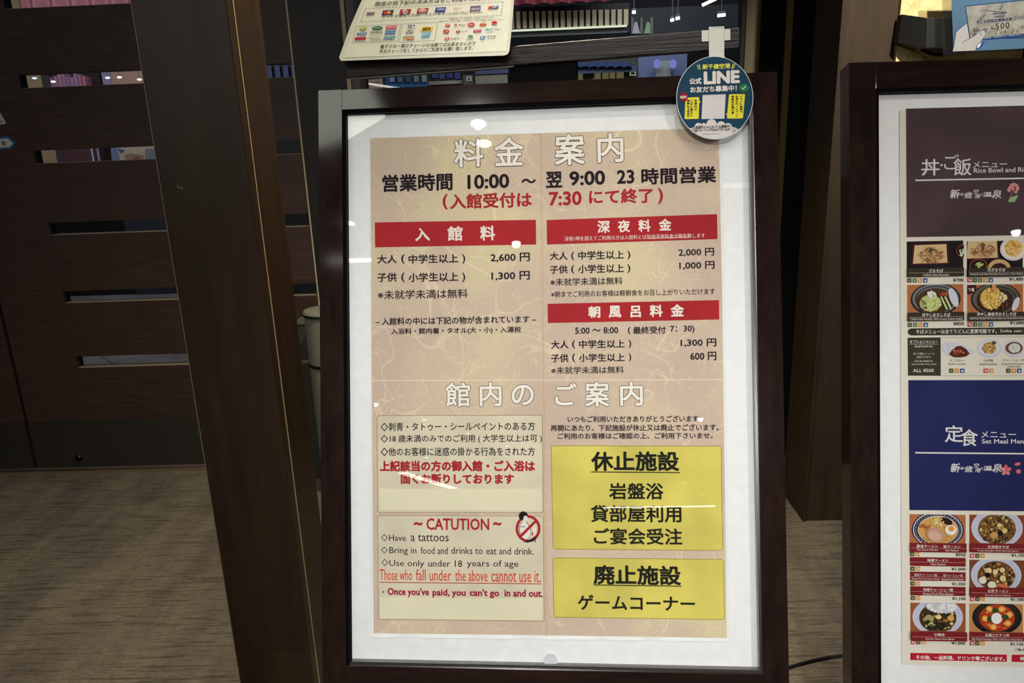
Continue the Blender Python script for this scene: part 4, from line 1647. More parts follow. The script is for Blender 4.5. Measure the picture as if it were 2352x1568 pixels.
b.flatpx(PSH, [(825, 67), (836, 62), (845, 66), (834, 72)], .0012, ink((158, 186, 60))); el2(b, 835, 67, 5, 3, (196, 206, 90), .0014)
el2(b, 867, 65.5, 12.5, 4.4, (44, 112, 72)); text(b, PSH, 'PiTaPa', 859, 875, 67.5, 3.6, ink(W_), .0016, .0, dy=-.7, shear=.3)
para(b, 886, 911, 60.5, 68.5, (220, 76, 120)); text(b, PSH, 'pasmo', 890, 911, 67, 4, ink(W_), .0016, .02, dy=-.8, shear=.3)
para(b, 820, 842, 76, 81.5, (60, 110, 180)); text(b, PSH, 'TOICA', 822, 841, 81, 4, ink(W_), .0016, .03, dy=-.8, shear=.3)
text(b, PSH, 'manaca', 850, 878, 78.5, 4.4, BK, .0014, .01, dy=-1, shear=.3)
para(b, 884, 908, 72, 80, (30, 110, 190)); text(b, PSH, 'SUGOCA', 887, 909, 78, 4, ink(W_), .0016, .0, dy=-.8, shear=.3)
for q in range(4):
    el2(b, 819.5 + q * 6, 90 - q * .3, 4.6, 3.6, (206, 60, 90), .0012 + q * .00002)
text(b, PSH, 'nimoca', 817, 837, 91.5, 3, ink((120, 30, 50)), .0016, .0, dy=-.7, shear=.3)
text(b, PSH, 'nimoca', 848, 874, 90.5, 4, ink((80, 80, 84)), .0014, .0, dy=-1, shear=.3)
text(b, PSH, '相互利用可能なカード各種', 850, 901, 94.5, 2.6, BK, .0014, .0, dy=-1.2, shear=.3)
para(b, 881, 908, 84.5, 90.5, (110, 176, 206)); para(b, 888, 899, 85, 88, (190, 206, 120), .0014)
text(b, PSH, 'Q', 936, 946, 65.5, 7.5, ink((50, 60, 110)), .0014, .03, dy=-.3, shear=.3); text(b, PSH, '+', 948, 954, 62.5, 4.5, ink((50, 60, 110)), .0014, .03, dy=0, shear=.2)
linepx(b, PSH, 934, 67.5, 954, 66.5, .8, BK, .0012)
text(b, PSH, '楽天', 936, 951, 74, 3, ink((120, 60, 50)), .0014, .02, dy=-.6, shear=.3); text(b, PSH, 'Edy', 932, 949, 80.5, 6.5, BK, .0014, .01, dy=-.7, shear=.3)
para(b, 926, 952, 85, 87.5, (150, 146, 120)); para(b, 926, 952, 88, 91.5, (220, 150, 90)); text(b, PSH, 'nanaco', 935, 950, 94.5, 2.8, ink((170, 60, 60)), .0014, .02, dy=-.6, shear=.3)
para(b, 966, 993, 63.5, 73, (232, 196, 40)); text(b, PSH, 'iD', 971, 989, 71.5, 6.5, BK, .0016, .04, dy=-.8, shear=.3)
para(b, 967, 987, 76.5, 88, (126, 186, 214)); para(b, 971, 984, 80.5, 82, W_, .0014); para(b, 971, 984, 83, 84.2, (80, 120, 190), .0014)
el2(b, 1029, 59, 5.5, 3.6, (206, 64, 72)); text(b, PSH, 'P', 1027, 1032, 61, 4, ink(W_), .0016, .02, dy=0, shear=.3); text(b, PSH, 'PayPay', 1020, 1035, 64.5, 2.6, ink((190, 90, 90)), .0014, .0, dy=-.4, shear=.3)
text(b, PSH, 'R', 1044, 1051, 62, 6, ink((190, 50, 60)), .0014, .02, dy=-.2, shear=.2); text(b, PSH, 'Pay', 1053, 1068, 63, 6.5, ink((90, 88, 84)), .0014, .0, dy=-.6, shear=.3)
el2(b, 1083, 58, 8.5, 5, (200, 48, 56)); text(b, PSH, 'd払い', 1077, 1090, 60.5, 4.4, ink(W_), .0016, .01, dy=-.4, shear=.3)
para(b, 1101, 1117, 57, 61.5, (214, 96, 60)); text(b, PSH, 'auPAY', 1103, 1117, 57, 4, ink((214, 96, 60)), .0014, .02, dy=-.5, shear=.3)
el2(b, 1136, 53, 6.5, 3.6, (206, 44, 56)); text(b, PSH, 'Pay', 1129, 1142, 62, 5, BK, .0014, .0, dy=-.5, shear=.3)
el2(b, 1025, 73.5, 7.5, 4.6, (200, 66, 70)); text(b, PSH, 'J', 1023, 1027, 76, 5, ink(W_), .0016, .02, dy=0, shear=.4); text(b, PSH, 'J-Coin', 1019, 1031, 81, 2.6, BK, .0014, .0, dy=-.3, shear=.3)
para(b, 1047, 1056, 71, 77, (150, 50, 60)); text(b, PSH, 'S', 1049, 1054, 76.5, 5, ink(W_), .0016, .01, dy=0, shear=.3); text(b, PSH, 'Smart Code', 1059, 1074, 75.5, 3.4, ink((110, 60, 66)), .0014, .0, dy=-.6, shear=.3)
para(b, 1087, 1105, 69, 76, (200, 50, 110)); text(b, PSH, 'AEON', 1089, 1104, 72, 3, ink(W_), .0016, .01, dy=-.5, shear=.3); text(b, PSH, 'Pay', 1092, 1101, 75.8, 2.8, ink(W_), .0016, .01, dy=-.4, shear=.3)
text(b, PSH, '銀行 Pay', 1114, 1149, 72.5, 5, ink((60, 140, 186)), .0014, .02, dy=-1.6, shear=.3)
linepx(b, PSH, 1121, 75, 1134, 73.5, .9, ink((60, 140, 186)), .0012)
para(b, 1021, 1031, 87, 94, (196, 54, 66)); text(b, PSH, '支', 1023, 1030, 93.5, 6, ink(W_), .0016, .02, dy=0, shear=.2); text(b, PSH, '口支付', 1034, 1055, 93.5, 5.5, BK, .0014, .0, dy=-1, shear=.3)
el2(b, 1081, 85, 6.3, 3.6, (60, 140, 70)); linepx(b, PSH, 1077, 85, 1080, 87, 1, ink(W_), .0014); linepx(b, PSH, 1080, 87, 1085, 83, 1, ink(W_), .0014)
text(b, PSH, '微信支付', 1071, 1088, 93.8, 3, BK, .0014, .0, dy=-.6, shear=.2); text(b, PSH, 'WeChat Pay', 1071, 1088, 97, 2, BK, .0014, .0, dy=-.6, shear=.2)
para(b, 1102, 1113, 84.5, 92, (50, 120, 190)); text(b, PSH, '支', 1104, 1112, 91.5, 6, ink(W_), .0016, .02, dy=0, shear=.2)
text(b, PSH, '支付宝', 1118, 1139, 87.5, 4.6, BK, .0014, .0, dy=-.8, shear=.3); text(b, PSH, 'ALIPAY', 1119, 1137, 91.3, 2.6, BK, .0014, .0, dy=-.6, shear=.3)
b.build('payment_marks', sheet)

# round tag hanging from the rail on a paper strip
dc = PB.W(*PB.uv(1641, 130), .012)
PT = P1.off(.0225)
tagr = thing('hanging_round_tag', tuple(PT.W(*PT.uv(1641, 320))), 'round teal tag with white and yellow lettering hanging from the rail by a paper strap', 'tag')
b = MB()
disc = ell(1641.5, 225, 88.5, 95.5, 72)
b.prism(PT, [PT.uv(*p) for p in disc], 0, .0008, flat((214, 220, 220), .5, 0, .15))
b.flatpx(PT, ell(1641.5, 225, 87, 94, 72), .001, flat((14, 58, 80), .5, 0, .12))
b.build('card_disc', tagr)
b = MB()
cw = flat((244, 240, 226), .5)
strip = [(1628, 62), (1663.5, 60.5), (1663.5, 128), (1666, 133), (1627, 134), (1628.5, 128)]
b.prism(PB, [PB.uv(*p) for p in strip], .001, .0016, cw)
b.obox(PB, PB.uv(1628, 62)[0], PB.uv(1663.5, 62)[0], vt0 - .002, vt0 - .0012, -.02, .0016, cw)
b.build('paper_strap', tagr)
for px in ([(1611.5, 70), (1627.5, 69.5), (1627.5, 95), (1612, 95.5)], [(1664, 67), (1677.5, 66.5), (1677.5, 92), (1664, 93)]):
    b = MB()
    b.prism(PB, [PB.uv(*p) for p in px], .0002, .0012, cw)
    b.build('sticky_patch', tagr)
# white cloud field at the foot of the disc
b = MB()
lower = [(x, y) for x, y in ell(1641.5, 225, 86.8, 93.8, 200) if y > 296]
lower.sort(key=lambda p: p[0])
top = []
for cx_, cy_, rr_ in ((1595, 299, 7), (1604, 291, 8.5), (1616, 290, 7), (1634, 286, 12), (1656, 289, 10), (1672, 292, 9), (1687, 300, 7)):
    b.flatpx(PT, ell(cx_, cy_, rr_, rr_, 20), .0013, ink((214, 206, 200)))
b.flatpx(PT, lower + [(1692, 296), (1682, 292), (1590, 294), (1580, 296)], .0013, ink((214, 206, 200)))
b.build('cloud_print', tagr)
TW = ink((226, 216, 206))
TY = ink((222, 222, 90))
b = MB()
tz = .0016
text(b, PT, '新千歳空港', 1613, 1677, 160.5, 12, TY, tz, .03)
for x0, y0, x1, y1 in ((1601, 150, 1604, 160), (1605.5, 148.5, 1608, 161), (1688, 147, 1684, 158), (1683.5, 147, 1680, 160)):
    linepx(b, PT, x0, y0, x1, y1, 1.6, TY, tz)
text(b, PT, '公式', 1583, 1611, 195, 14.5, TW, tz, .045)
text(b, PT, 'LINE', 1616, 1699, 195, 30, TW, tz, .055)
text(b, PT, 'お友だち募集中！', 1585, 1692, 214, 14, TW, tz, .035)
text(b, PT, 'NEW', 1562, 1577, 228, 7, TW, tz + .0006, .04)
text(b, PT, '来港ポイントラリーも開催中！', 1597, 1677, 296.5, 7, INK, tz, .02)
text(b, PT, 'センタープラザでお待ちしています', 1596, 1676, 304, 6, INK, tz, .02)
text(b, PT, 'Hokkaido Airports', 1614, 1652, 311, 4, ink((60, 70, 130)), tz, .0)
b.build('lettering', tagr)
b = MB()
b.flatpx(PT, ell(1569.5, 223.5, 10, 11, 24), .0018, ink((140, 26, 50)))
b.build('red_roundel', tagr)
b = MB()
b.flatpx(PT, ell(1708, 202, 11, 9.5, 24), .0013, ink((40, 120, 66)))
b.flatpx(PT, [(1704, 210), (1711, 210), (1708, 214.5)], .0013, ink((40, 120, 66)))
linepx(b, PT, 1703, 202, 1706, 205.5, 1.8, TW, tz)
linepx(b, PT, 1706, 205.5, 1713, 198, 1.8, TW, tz)
b.build('green_tick_bubble', tagr)
for px, tail, cols in ((roundrect([(1574, 225), (1606, 223.5), (1604.5, 273.5), (1572, 274)], 3), [(1605, 232), (1609, 235), (1605, 238)],
                        (('空港内の', 1597.5, 229, 255), ('ごはん屋さん', 1588, 229, 269), ('検索もできます', 1580.5, 229, 271))),
                       (roundrect([(1674, 217), (1711, 216.5), (1706, 272.5), (1669, 273)], 3), [(1671, 260), (1667, 263), (1671, 267)],
                        (('イベント情報や', 1702, 220, 260), ('お得なキャンペーン', 1692, 220, 270), ('情報をお届け！', 1682.5, 220, 263)))):
    b = MB()
    b.flatpx(PT, px, .0013, ink((226, 214, 60)))
    b.flatpx(PT, tail, .0014, ink((226, 214, 60)))
    for s, x, y0, y1 in cols:
        vtext(b, PT, s, x, y0, y1, 6, INK, tz, .03)
    b.build('yellow_bubble', tagr)
b = MB()
b.flatpx(PT, [(1613.5, 219), (1666.5, 217), (1663.5, 273), (1611, 274)], .0013, ink((214, 206, 202)))
b.build('blank_square', tagr)

# ============================================================ THINGS BY THE WALLS
# pale pedal bin
BX = X_(697, 720, 3.0) + .095
bin_ = thing('waste_bin', (BX, 3.0, 0), 'tall slim pale bin with a dark-rimmed lid, between the wooden post and the notice signboard', 'bin')
zt = Z_(697, 708, 3.0)
zb = Z_(712, 832, 3.0)
cb = flat((122, 120, 108), .4)
b = MB()
b.lathe((BX, 3.0, 0), [(.088, 0), (.09, .02), (.09, zb - .008)], cb)
b.build('lower_body', bin_, smooth=True)
b = MB()
b.lathe((BX, 3.0, 0), [(.092, zb - .008), (.094, zb), (.092, zb + .006)], flat((24, 24, 24), .3))
b.build('ring_band', bin_, smooth=True)
b = MB()
b.lathe((BX, 3.0, 0), [(.09, zb + .006), (.09, zt - .028)], cb)
b.build('upper_body', bin_, smooth=True)
b = MB()
b.lathe((BX, 3.0, 0), [(.093, zt - .028), (.096, zt - .024), (.095, zt - .016)], flat((24, 24, 24), .3))
b.lathe((BX, 3.0, 0), [(.095, zt - .016), (.09, zt - .006), (.06, zt), (.001, zt + .002)], cb)
b.build('lid', bin_, smooth=True)
# dark box standing behind the bin
b = MB()
xa = X_(690, 770, 3.18)
z0, z1 = Z_(692, 818, 3.18), Z_(690, 737, 3.18)
b.box(xa, xa + .16, 3.12, 3.23, 0, z1, flat((58, 58, 52), .4))
b.box(xa - .004, xa + .164, 3.115, 3.235, z1, z1 + .008, flat((96, 94, 84), .4))
b.box(xa - .004, xa + .164, 3.115, 3.12, z0 - .014, z0, flat((120, 116, 104), .4))
tag(b.build('waste_bin'), 'dark grey box bin with a pale rim, behind the tall pale bin', 'bin')

# stickers on the door glass
PD = Pl((0, YW - .001, 1.5), (1, 0, 0), (0, 0, -1))
tri = thing('door_sticker', tuple(PD.W(*PD.uv(0, 284))), 'white triangular sticker on the dark door, above the blue arrow sticker', 'sticker')
b = MB()
b.prism(PD, [PD.uv(*p) for p in ((-30, 288), (-8, 246), (0, 258), (12, 278), (14, 282), (11, 285), (0, 286))], 0, .0006, flat((190, 188, 180), .4))
b.build('sticker_face', tri)
b = MB()
text(b, PD, '自動', -8, 8, 281, 4, ink((110, 118, 130)), .001, .02)
b.build('lettering', tri)
arr = thing('door_sticker', tuple(PD.W(*PD.uv(10, 343))), 'blue edged white arrow sticker pointing right on the dark door', 'sticker')
b = MB()
b.prism(PD, [PD.uv(*p) for p in ((-60, 317), (0, 314.5), (20, 313.5), (36, 328), (25, 342), (0, 343.5), (-60, 345))], 0, .0006, flat((44, 104, 160), .4))
b.flatpx(PD, [(-60, 321), (0, 319), (18, 318), (30, 328.5), (22, 337.5), (0, 339), (-60, 341)], .0009, flat((204, 206, 196), .4))
b.build('sticker_face', arr)
b = MB()
text(b, PD, '動', 5, 16, 335, 12, ink((60, 62, 66)), .0013, .01)
text(b, PD, '自', -26, -14, 336, 12, ink((60, 62, 66)), .0013, .01)
b.build('lettering', arr)

# cable on the carpet between the two signboards
ca, cb_ = [CAMPOS + ray(x, y) * ((.006 - 1.5) / ray(x, y)[2]) for x, y in ((1812, 1531), (1940, 1507))]
pts = []
for t in np.linspace(-1.6, 2.4, 24):
    p = ca + (cb_ - ca) * t
    pts.append((p[0], p[1] + .012 * math.sin(t * 2.6) + .01 * t * (t - 1), .0045))
b = MB()
b.tube(pts, .0042, flat((14, 16, 16), .4), 8)
tag(b.build('power_cable', smooth=True), 'thin black cable lying on the carpet between the two signboards', 'cable')

# black wall device with a hose, on the yellow plaster
YP = 2.625
dev = thing('wall_device', (X_(2120, 75, YP), YP, Z_(2120, 110, YP)), 'matt black wall-mounted case with a dangling lead on the yellow plaster, top right', 'device')
b = MB()
yf = YP - .085
L = [at(2072, 33, YP - .03), at(2062, 98, YP - .03)]
R = [at(2127, 41, yf), at(2125, 110, yf)]
R2 = [at(2205, 40, yf), at(2205, 111, yf)]
mk = flat((22, 22, 22), .5)
blk = lambda p, y: (p[0], y, p[2])
b.hexa([blk(L[1], YP), blk(R[1], YP), blk(R[0], YP), blk(L[0], YP), L[1], R[1], R[0], L[0]], mk)
b.build('case_side', dev)
b = MB()
b.hexa([blk(R[1], YP), blk(R2[1], YP), blk(R2[0], YP), blk(R[0], YP), tuple(R[1] + np.array([.0015, 0, 0])), R2[1], R2[0], tuple(R[0] + np.array([.0015, 0, 0]))], mk)
b.build('case_front', dev, bevel=.002)
b = MB()
hs = [at(2108, 106, YP - .05), at(2118, 117, YP - .045), at(2134, 124, YP - .04), at(2150, 127, YP - .04), at(2170, 124, YP - .035), at(2190, 119, YP - .03), at(2215, 120, YP - .03)]
b.tube(hs, .0075, flat((44, 42, 38), .35), 10)
b.build('lead', dev, smooth=True)

# coupon poster in a clear pocket
PC = Pl(at(2270, 60, 2.50), (.9995, -.02, -.018), (0, -.0, -1))
cpn = thing('coupon_poster', tuple(PC.W(*PC.uv(2270, 125))), 'sky blue poster of a drawn hand holding a gift coupon, top right corner', 'poster')
pe = [(2183, -60), (2420, -70), (2424, 108), (2190, 119)]
b = MB()
b.prism(PC, [PC.uv(*p) for p in pe], 0, .0005, tinted_paper('sky_blue_print', (96, 132, 172), .86, 3))
b.build('paper_sheet', cpn)
NVY = ink((30, 66, 120))
b = MB()
ck = [(2217, 14.5), (2420, -6), (2424, 92), (2226, 88)]
ck = [(2217, 14.5), (2430, -8), (2434, 84), (2228, 90)]
b.flatpx(PC, ck, .0009, tinted_paper('coupon_grey_print', (168, 168, 166), .82, 30))
pline(b, PC, ck, 3, NVY, .0011, True)
o = b.build('coupon_print', cpn)
b = MB()
zc = .0014
text(b, PC, '千歳市空港開港', 2277, 2312, 35, 5, ink((70, 70, 96)), zc, .02, dy=-3.6, shear=.0)
text(b, PC, '100周年記念', 2283, 2308, 41.5, 5, ink((70, 70, 96)), zc, .02, dy=-2.6, shear=.0)
text(b, PC, 'ちとせ市民応援商品券', 2242, 2324, 55.5, 8, ink((50, 56, 96)), zc, .02, dy=-8, shear=.0)
text(b, PC, '2026', 2328, 2352.5, 46, 8, ink((50, 56, 96)), zc, .0, dy=-2.4, shear=.0)
text(b, PC, '¥', 2275, 2282, 69, 9, ink((84, 66, 50)), zc, .0, dy=-.5, shear=.0)
text(b, PC, '500', 2286, 2318, 67, 13, ink((60, 44, 36)), zc, .01, dy=-3.2, shear=.0, space=1.15)
b.flatpx(PC, [(2258, 86), (2430, 70), (2430, 78), (2258, 92)], .0013, NVY)
text(b, PC, '使用期間：令和8年3月17日～令和8年7月31日', 2258, 2345, 89.5, 3.2, ink((200, 206, 214)), .0016, .0, dy=-8, shear=.0)
b.build('lettering', o)
b = MB()
g1, g2 = ink((118, 112, 124)), ink((150, 146, 150))
b.flatpx(PC, [(2243, 14), (2262, 22), (2290, 26), (2302, 26), (2290, 28.5), (2270, 26), (2253, 24), (2262, 22.5)], .0012, g1)
b.flatpx(PC, [(2293, 22), (2298, 14), (2304, 8.5), (2303, 14), (2300, 22)], .0012, g1)
b.flatpx(PC, [(2248, 42), (2258, 34), (2264, 32), (2264, 36), (2256, 42), (2250, 47)], .0012, g1)
b.flatpx(PC, [(2244, 46), (2262, 42), (2262, 44), (2246, 49)], .0012, g1)
rnd = random.Random(8)
for k in range(46):
    x = rnd.uniform(2230, 2350)
    y = rnd.uniform(70, 82) - (x - 2230) * .08
    b.flatpx(PC, ell(x, y, rnd.uniform(.8, 1.6), rnd.uniform(1.5, 4.2), 6), .0012, ink(rnd.choice([(120, 96, 86), (96, 84, 90), (140, 120, 100), (110, 104, 116)])))
for k in range(16):
    x = rnd.uniform(2234, 2262)
    y = rnd.uniform(66, 84)
    b.flatpx(PC, ell(x, y, 3, 4, 7), .00118, ink(rnd.choice([(150, 116, 116), (132, 110, 120)])))
b.build('scene_print', o)
b = MB()
hand = [(2188, 118.5), (2190, 106), (2195, 76), (2199, 70), (2220, 54), (2226, 89), (2240, 80), (2250, 71), (2256, 69), (2261, 71), (2264, 76), (2262, 82), (2252, 96), (2243, 104), (2240, 116)]
b.flatpx(PC, hand, .0015, ink((184, 184, 190)))
pline(b, PC, [(2187, 119), (2190, 106), (2195, 76), (2199, 70), (2220, 53)], 1.8, NVY, .0018)
pline(b, PC, [(2209, 99), (2216, 94), (2226, 89), (2240, 80), (2250, 70.5), (2256, 69), (2262, 71), (2264, 76), (2262, 82), (2252, 96), (2243, 104), (2241, 116)], 1.8, NVY, .0018)
pline(b, PC, [(2256, 73), (2251, 73.5), (2248.5, 76.5), (2256, 82)], 1.4, NVY, .0018)
b.flatpx(PC, [(2243, 104), (2252, 98), (2256, 99), (2250, 108), (2244, 112)], .0016, ink((220, 220, 226)))
b.flatpx(PC, [(2254, 98), (2262, 96), (2256, 106), (2246, 114), (2243, 112), (2250, 107)], .0017, ink((40, 86, 156)))
b.build('hand_drawing', cpn)
b = MB()
pk = [(2163, -60), (2430, -74), (2434, 116), (2312, 118), (2166, 126.5)]
b.prism(PC, [PC.uv(*p) for p in pk], .003, .004, glass((.93, .93, .92), 1.35, .03, .15))
b.prism(PC, [PC.uv(*p) for p in pk], -.0016, -.0008, glass((.86, .86, .84), 1.35, .05, .2))
for xa in (2330, 2410):
    b.prism(PC, [PC.uv(*p) for p in ((xa, -60), (xa + 8, -60), (xa + 8, -55), (xa, -55))], -.124, .004, flat((60, 60, 60), .4))
b.build('clear_pocket', cpn)

# ============================================================ LOBBY BEYOND (seen through the slots and the window)
YL = 8.0


def lx(px, py):
    return X_(px, py, YL)


def lz(px, py):
    return Z_(px, py, YL)


def lbox(b, x0, y0, x1, y1, mat, dy=0.0, th=.05, fl=False):
    """upright board in the lobby between two picture corners, th thick, dy nearer to the doors"""
    Y = YL - dy
    a, c = at(x0, y0, Y), at(x1, y1, Y)
    b.box(min(a[0], c[0]), max(a[0], c[0]), Y, Y + th, 0 if fl else min(a[2], c[2]), max(a[2], c[2]), mat)


# slatted fascia with its light strip
fas = thing('slatted_fascia', (lx(1300, 40), YL, lz(1300, 70)), 'pale slatted fascia with a glowing strip beneath, seen through the window above the rail', 'fascia')
b = MB()
lbox(b, 1130, 20, 1446, 74, flat((20, 18, 17), .6), 0, .06)
b.build('fascia_board', fas)
for i in range(21):
    x = 1142 + i * 14.55
    b = MB()
    y0, y1 = (27 - (x - 1175) * .022, 65 - (x - 1175) * .03)
    lbox(b, x, y0, x + 10, y1, flat((196, 180, 146), .6), .04, .03)
    b.build('slat', fas)
b = MB()
lbox(b, 1130, 70, 1440, 61, emit((236, 240, 214), 1.1), .06, .03)
b.build('light_strip', fas)
b = MB()
lbox(b, 1130, 88, 1440, 71, flat((60, 72, 66), .4), .05, .04)
b.build('glass_edge', fas)
# maroon curtain
for i, (x0, x1, yb) in enumerate(((1178, 1410, 11), (52, 310, 22))):
    b = MB()
    Y = YL - .5
    n = 40
    a, c = at(x0, yb, Y), at(x1, yb, Y)
    for k in range(n):
        xa, xb = a[0] + (c[0] - a[0]) * k / n, a[0] + (c[0] - a[0]) * (k + 1) / n
        d0, d1_ = .05 * math.sin(k * .9), .05 * math.sin((k + 1) * .9)
        z = a[2]
        b.poly([(xa, Y + d0, z), (xb, Y + d1_, z), (xb, Y + d1_, z + .7), (xa, Y + d0, z + .7)], flat((112, 40, 52) if i == 0 else (170, 110, 128), .8))
        b.poly([(xa, Y + d0 + .006, z), (xa, Y + d0 + .006, z + .7), (xb, Y + d1_ + .006, z + .7), (xb, Y + d1_ + .006, z)], flat((112, 40, 52) if i == 0 else (170, 110, 128), .8))
    tag(b.build('hanging_curtain'), ('maroon gathered curtain hanging above the pale slatted fascia' if i == 0 else 'dusty pink gathered curtain seen above the topmost door board, upper left'), 'curtain')
# wall washers and dark niche right of the fascia
nic = thing('display_niche', (lx(1500, 60), YL, lz(1500, 80)), 'dark niche with two small lit cones, right of the slatted fascia', 'niche')
b = MB()
lbox(b, 1448, 20, 1700, 84, flat((26, 30, 36), .6), 0, .05)
b.build('niche_back', nic)
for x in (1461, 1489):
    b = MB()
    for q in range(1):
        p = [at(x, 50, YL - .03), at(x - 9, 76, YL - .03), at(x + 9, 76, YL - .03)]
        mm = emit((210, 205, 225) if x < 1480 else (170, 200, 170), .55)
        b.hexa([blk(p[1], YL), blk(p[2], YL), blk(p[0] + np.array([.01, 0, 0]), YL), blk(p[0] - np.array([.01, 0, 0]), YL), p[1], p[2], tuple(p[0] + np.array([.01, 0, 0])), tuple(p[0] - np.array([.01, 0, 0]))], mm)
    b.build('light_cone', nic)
b = MB()
for x0, x1 in ((1450, 1455), (1471, 1476), (1494, 1500)):
    lbox(b, x0, 40, x1, 78, flat((96, 92, 84), .5), .03, .03)
b.build('niche_frame', nic)
# ceiling tubes in the lobby
for k, (x0, y0, x1, y1) in enumerate(((1613, 12, 1645, -3), (1540, 47, 1548, 45), (1552, 43, 1561, 41), (1452, 28, 1460, 28), (1648, 36, 1666, 34))):
    b = MB()
    p, q = at(x0, y0, 7.0), at(x1, y1, 7.0)
    b.tube([p, q], .014, emit((240, 240, 220), 2.2), 8)
    b.box(min(p[0], q[0]), max(p[0], q[0]), 6.99, 7.01, max(p[2], q[2]) + .013, max(p[2], q[2]) + .03, flat((70, 70, 70), .5))
    b.box((p[0] + q[0]) / 2 - .003, (p[0] + q[0]) / 2 + .003, 6.997, 7.003, max(p[2], q[2]) + .03, 3.75, flat((60, 60, 60), .5))
    tag(b.build('strip_light'), ['long slanting strip light near the top right of the window', 'short strip light, left one of the close pair in the window', 'short strip light, right one of the close pair in the window',
                                 'tiny strip light just right of the slatted fascia', 'bright short strip light above the right end of the rail'][k], 'light', 'lobby strip lights')
# shop front band under the rail: boards, tiled eave, lanterns
M_BL = flat((60, 76, 120), .5)
shop = thing('shop_front', (lx(1450, 190), YL, 0), 'dim shop front with a blue tiled eave and pale lanterns, seen just under the rail', 'shop front')
b = MB()
lbox(b, 1300, 100, 1464, 230, flat((60, 58, 52), .7), 0, .05, True)
b.build('wall', shop)
for k in range(7):
    b = MB()
    x = 1324 + k * 19.5
    p = at(x, 157, YL - .12)
    for q in range(8):
        a, c = math.pi * q / 8, math.pi * (q + 1) / 8
        r_ = .046
        b.poly([(p[0] + r_ * math.cos(a), YL - .16, p[2] + r_ * math.sin(a) * .6 - .01), (p[0] + r_ * math.cos(c), YL - .16, p[2] + r_ * math.sin(c) * .6 - .01),
                (p[0] + r_ * math.cos(c), YL - .0, p[2] + r_ * math.sin(c) * .6 + .05), (p[0] + r_ * math.cos(a), YL, p[2] + r_ * math.sin(a) * .6 + .05)], M_BL)
    b.build('roof_tile', shop)
b = MB()
lbox(b, 1318, 157, 1462, 164, flat((66, 74, 100), .6), .1, .06)
b.build('eave_board', shop)
for x0, x1 in ((1323, 1339), (1366, 1380), (1384, 1398), (1401, 1413), (1417, 1433)):
    b = MB()
    lbox(b, x0, 165, x1, 190, emit((140, 128, 96), .5), .08, .04)
    b.build('lantern_panel', shop)
b = MB()
for e in ((1447, 163, 1449, 173), (1459, 163, 1461, 173), (1447, 163, 1461, 165), (1447, 171, 1461, 173)):
    lbox(b, *e, emit((190, 186, 170), .6), .08, .03)
b.build('square_sign', shop)
blu = thing('blue_lit_booth', (lx(1520, 190), YL, 0), 'blue-grey booth with two glowing blue lamps, right of the tiled shop front', 'booth')
b = MB()
lbox(b, 1466, 100, 1576, 230, flat((96, 104, 140), .6), .0, .05, True)
b.build('booth_wall', blu)
b = MB()
lbox(b, 1506, 140, 1540, 230, flat((140, 140, 140), .6), .05, .03, True)
b.build('booth_door', blu)
for x in (1509, 1546):
    b = MB()
    p = at(x, 147, YL - .15)
    b.lathe((p[0], p[1], p[2] - .04), [(.01, 0), (.03, .01), (.035, .06), (.01, .085)], emit((140, 150, 235), .8), 20)
    b.build('blue_lamp', blu, smooth=True)
# left part under the rail
brd = thing('notice_board', (lx(860, 190), YL, 0), 'pinkish paper notice board seen through the window, far left under the rail', 'board')
b = MB()
lbox(b, 838, 165, 882, 240, flat((150, 132, 122), .6), .3, .03, True)
b.build('board_face', brd)
b = MB()
PLB = Pl((0, YL - .302, 1.5), (1, 0, 0), (0, 0, -1))
for y, s in ((183, 'お知らせ'), (191, '営業中'), (197, 'ご案内')):
    b.flatpx(PLB, [(846, y - 3), (874, y - 4), (874, y - 1.5), (846, y - .5)], .001, flat((90, 70, 68), .6))
b.build('text_rows', brd)
bb_ = thing('poster_case', (lx(935, 190), YL, 0), 'bright blue poster case with a row of upright pictures, under the rail', 'case')
b = MB()
lbox(b, 883, 160, 985, 240, flat((30, 84, 130), .5), .25, .04, True)
b.build('case_back', bb_)
for k in range(5):
    b = MB()
    x = 894 + k * 18.5
    lbox(b, x, 168, x + 12, 188, flat([(110, 122, 150), (80, 96, 90), (60, 60, 70), (96, 110, 90), (110, 130, 110)][k], .5), .28, .02)
    b.build('picture', bb_)
wnd = thing('lattice_window', (lx(1025, 190), YL, 0), 'blue-lit lattice window behind the left half of the rail', 'window')
b = MB()
lbox(b, 986, 150, 1062, 240, flat((30, 28, 30), .6), .1, .03, True)
lbox(b, 984, 187, 1062, 192, flat((130, 128, 116), .6), .14, .03)
b.build('window_frame', wnd)
for k in range(4):
    b = MB()
    x = 991 + k * 17.5
    lbox(b, x, 155, x + 13, 178 + 3 * (k % 2), emit((70, 82, 140), .45), .12, .02)
    b.build('window_pane', wnd)
bx = thing('counter_box', (lx(1076, 190), YL, 0), 'grey box with a small pale square on its face, under the middle of the rail', 'box')
b = MB()
lbox(b, 1063, 172, 1089, 240, flat((70, 66, 64), .6), .2, .08, True)
b.build('box_body', bx)
b = MB()
lbox(b, 1071, 176, 1083, 186, flat((190, 186, 170), .5), .21, .01)
lbox(b, 1074, 178, 1080, 184, flat((60, 56, 50), .5), .215, .01)
b.build('face_square', bx)
b = MB()
lbox(b, 1090, 150, 1168, 240, flat((120, 118, 98), .6), .0, .03, True)
lbox(b, 1090, 140, 1168, 168, flat((60, 66, 100), .6), .02, .03)
tag(b.build('wall_panel'), 'beige wall panel with a dusky blue upper band, left of the rail stand post', 'panel')

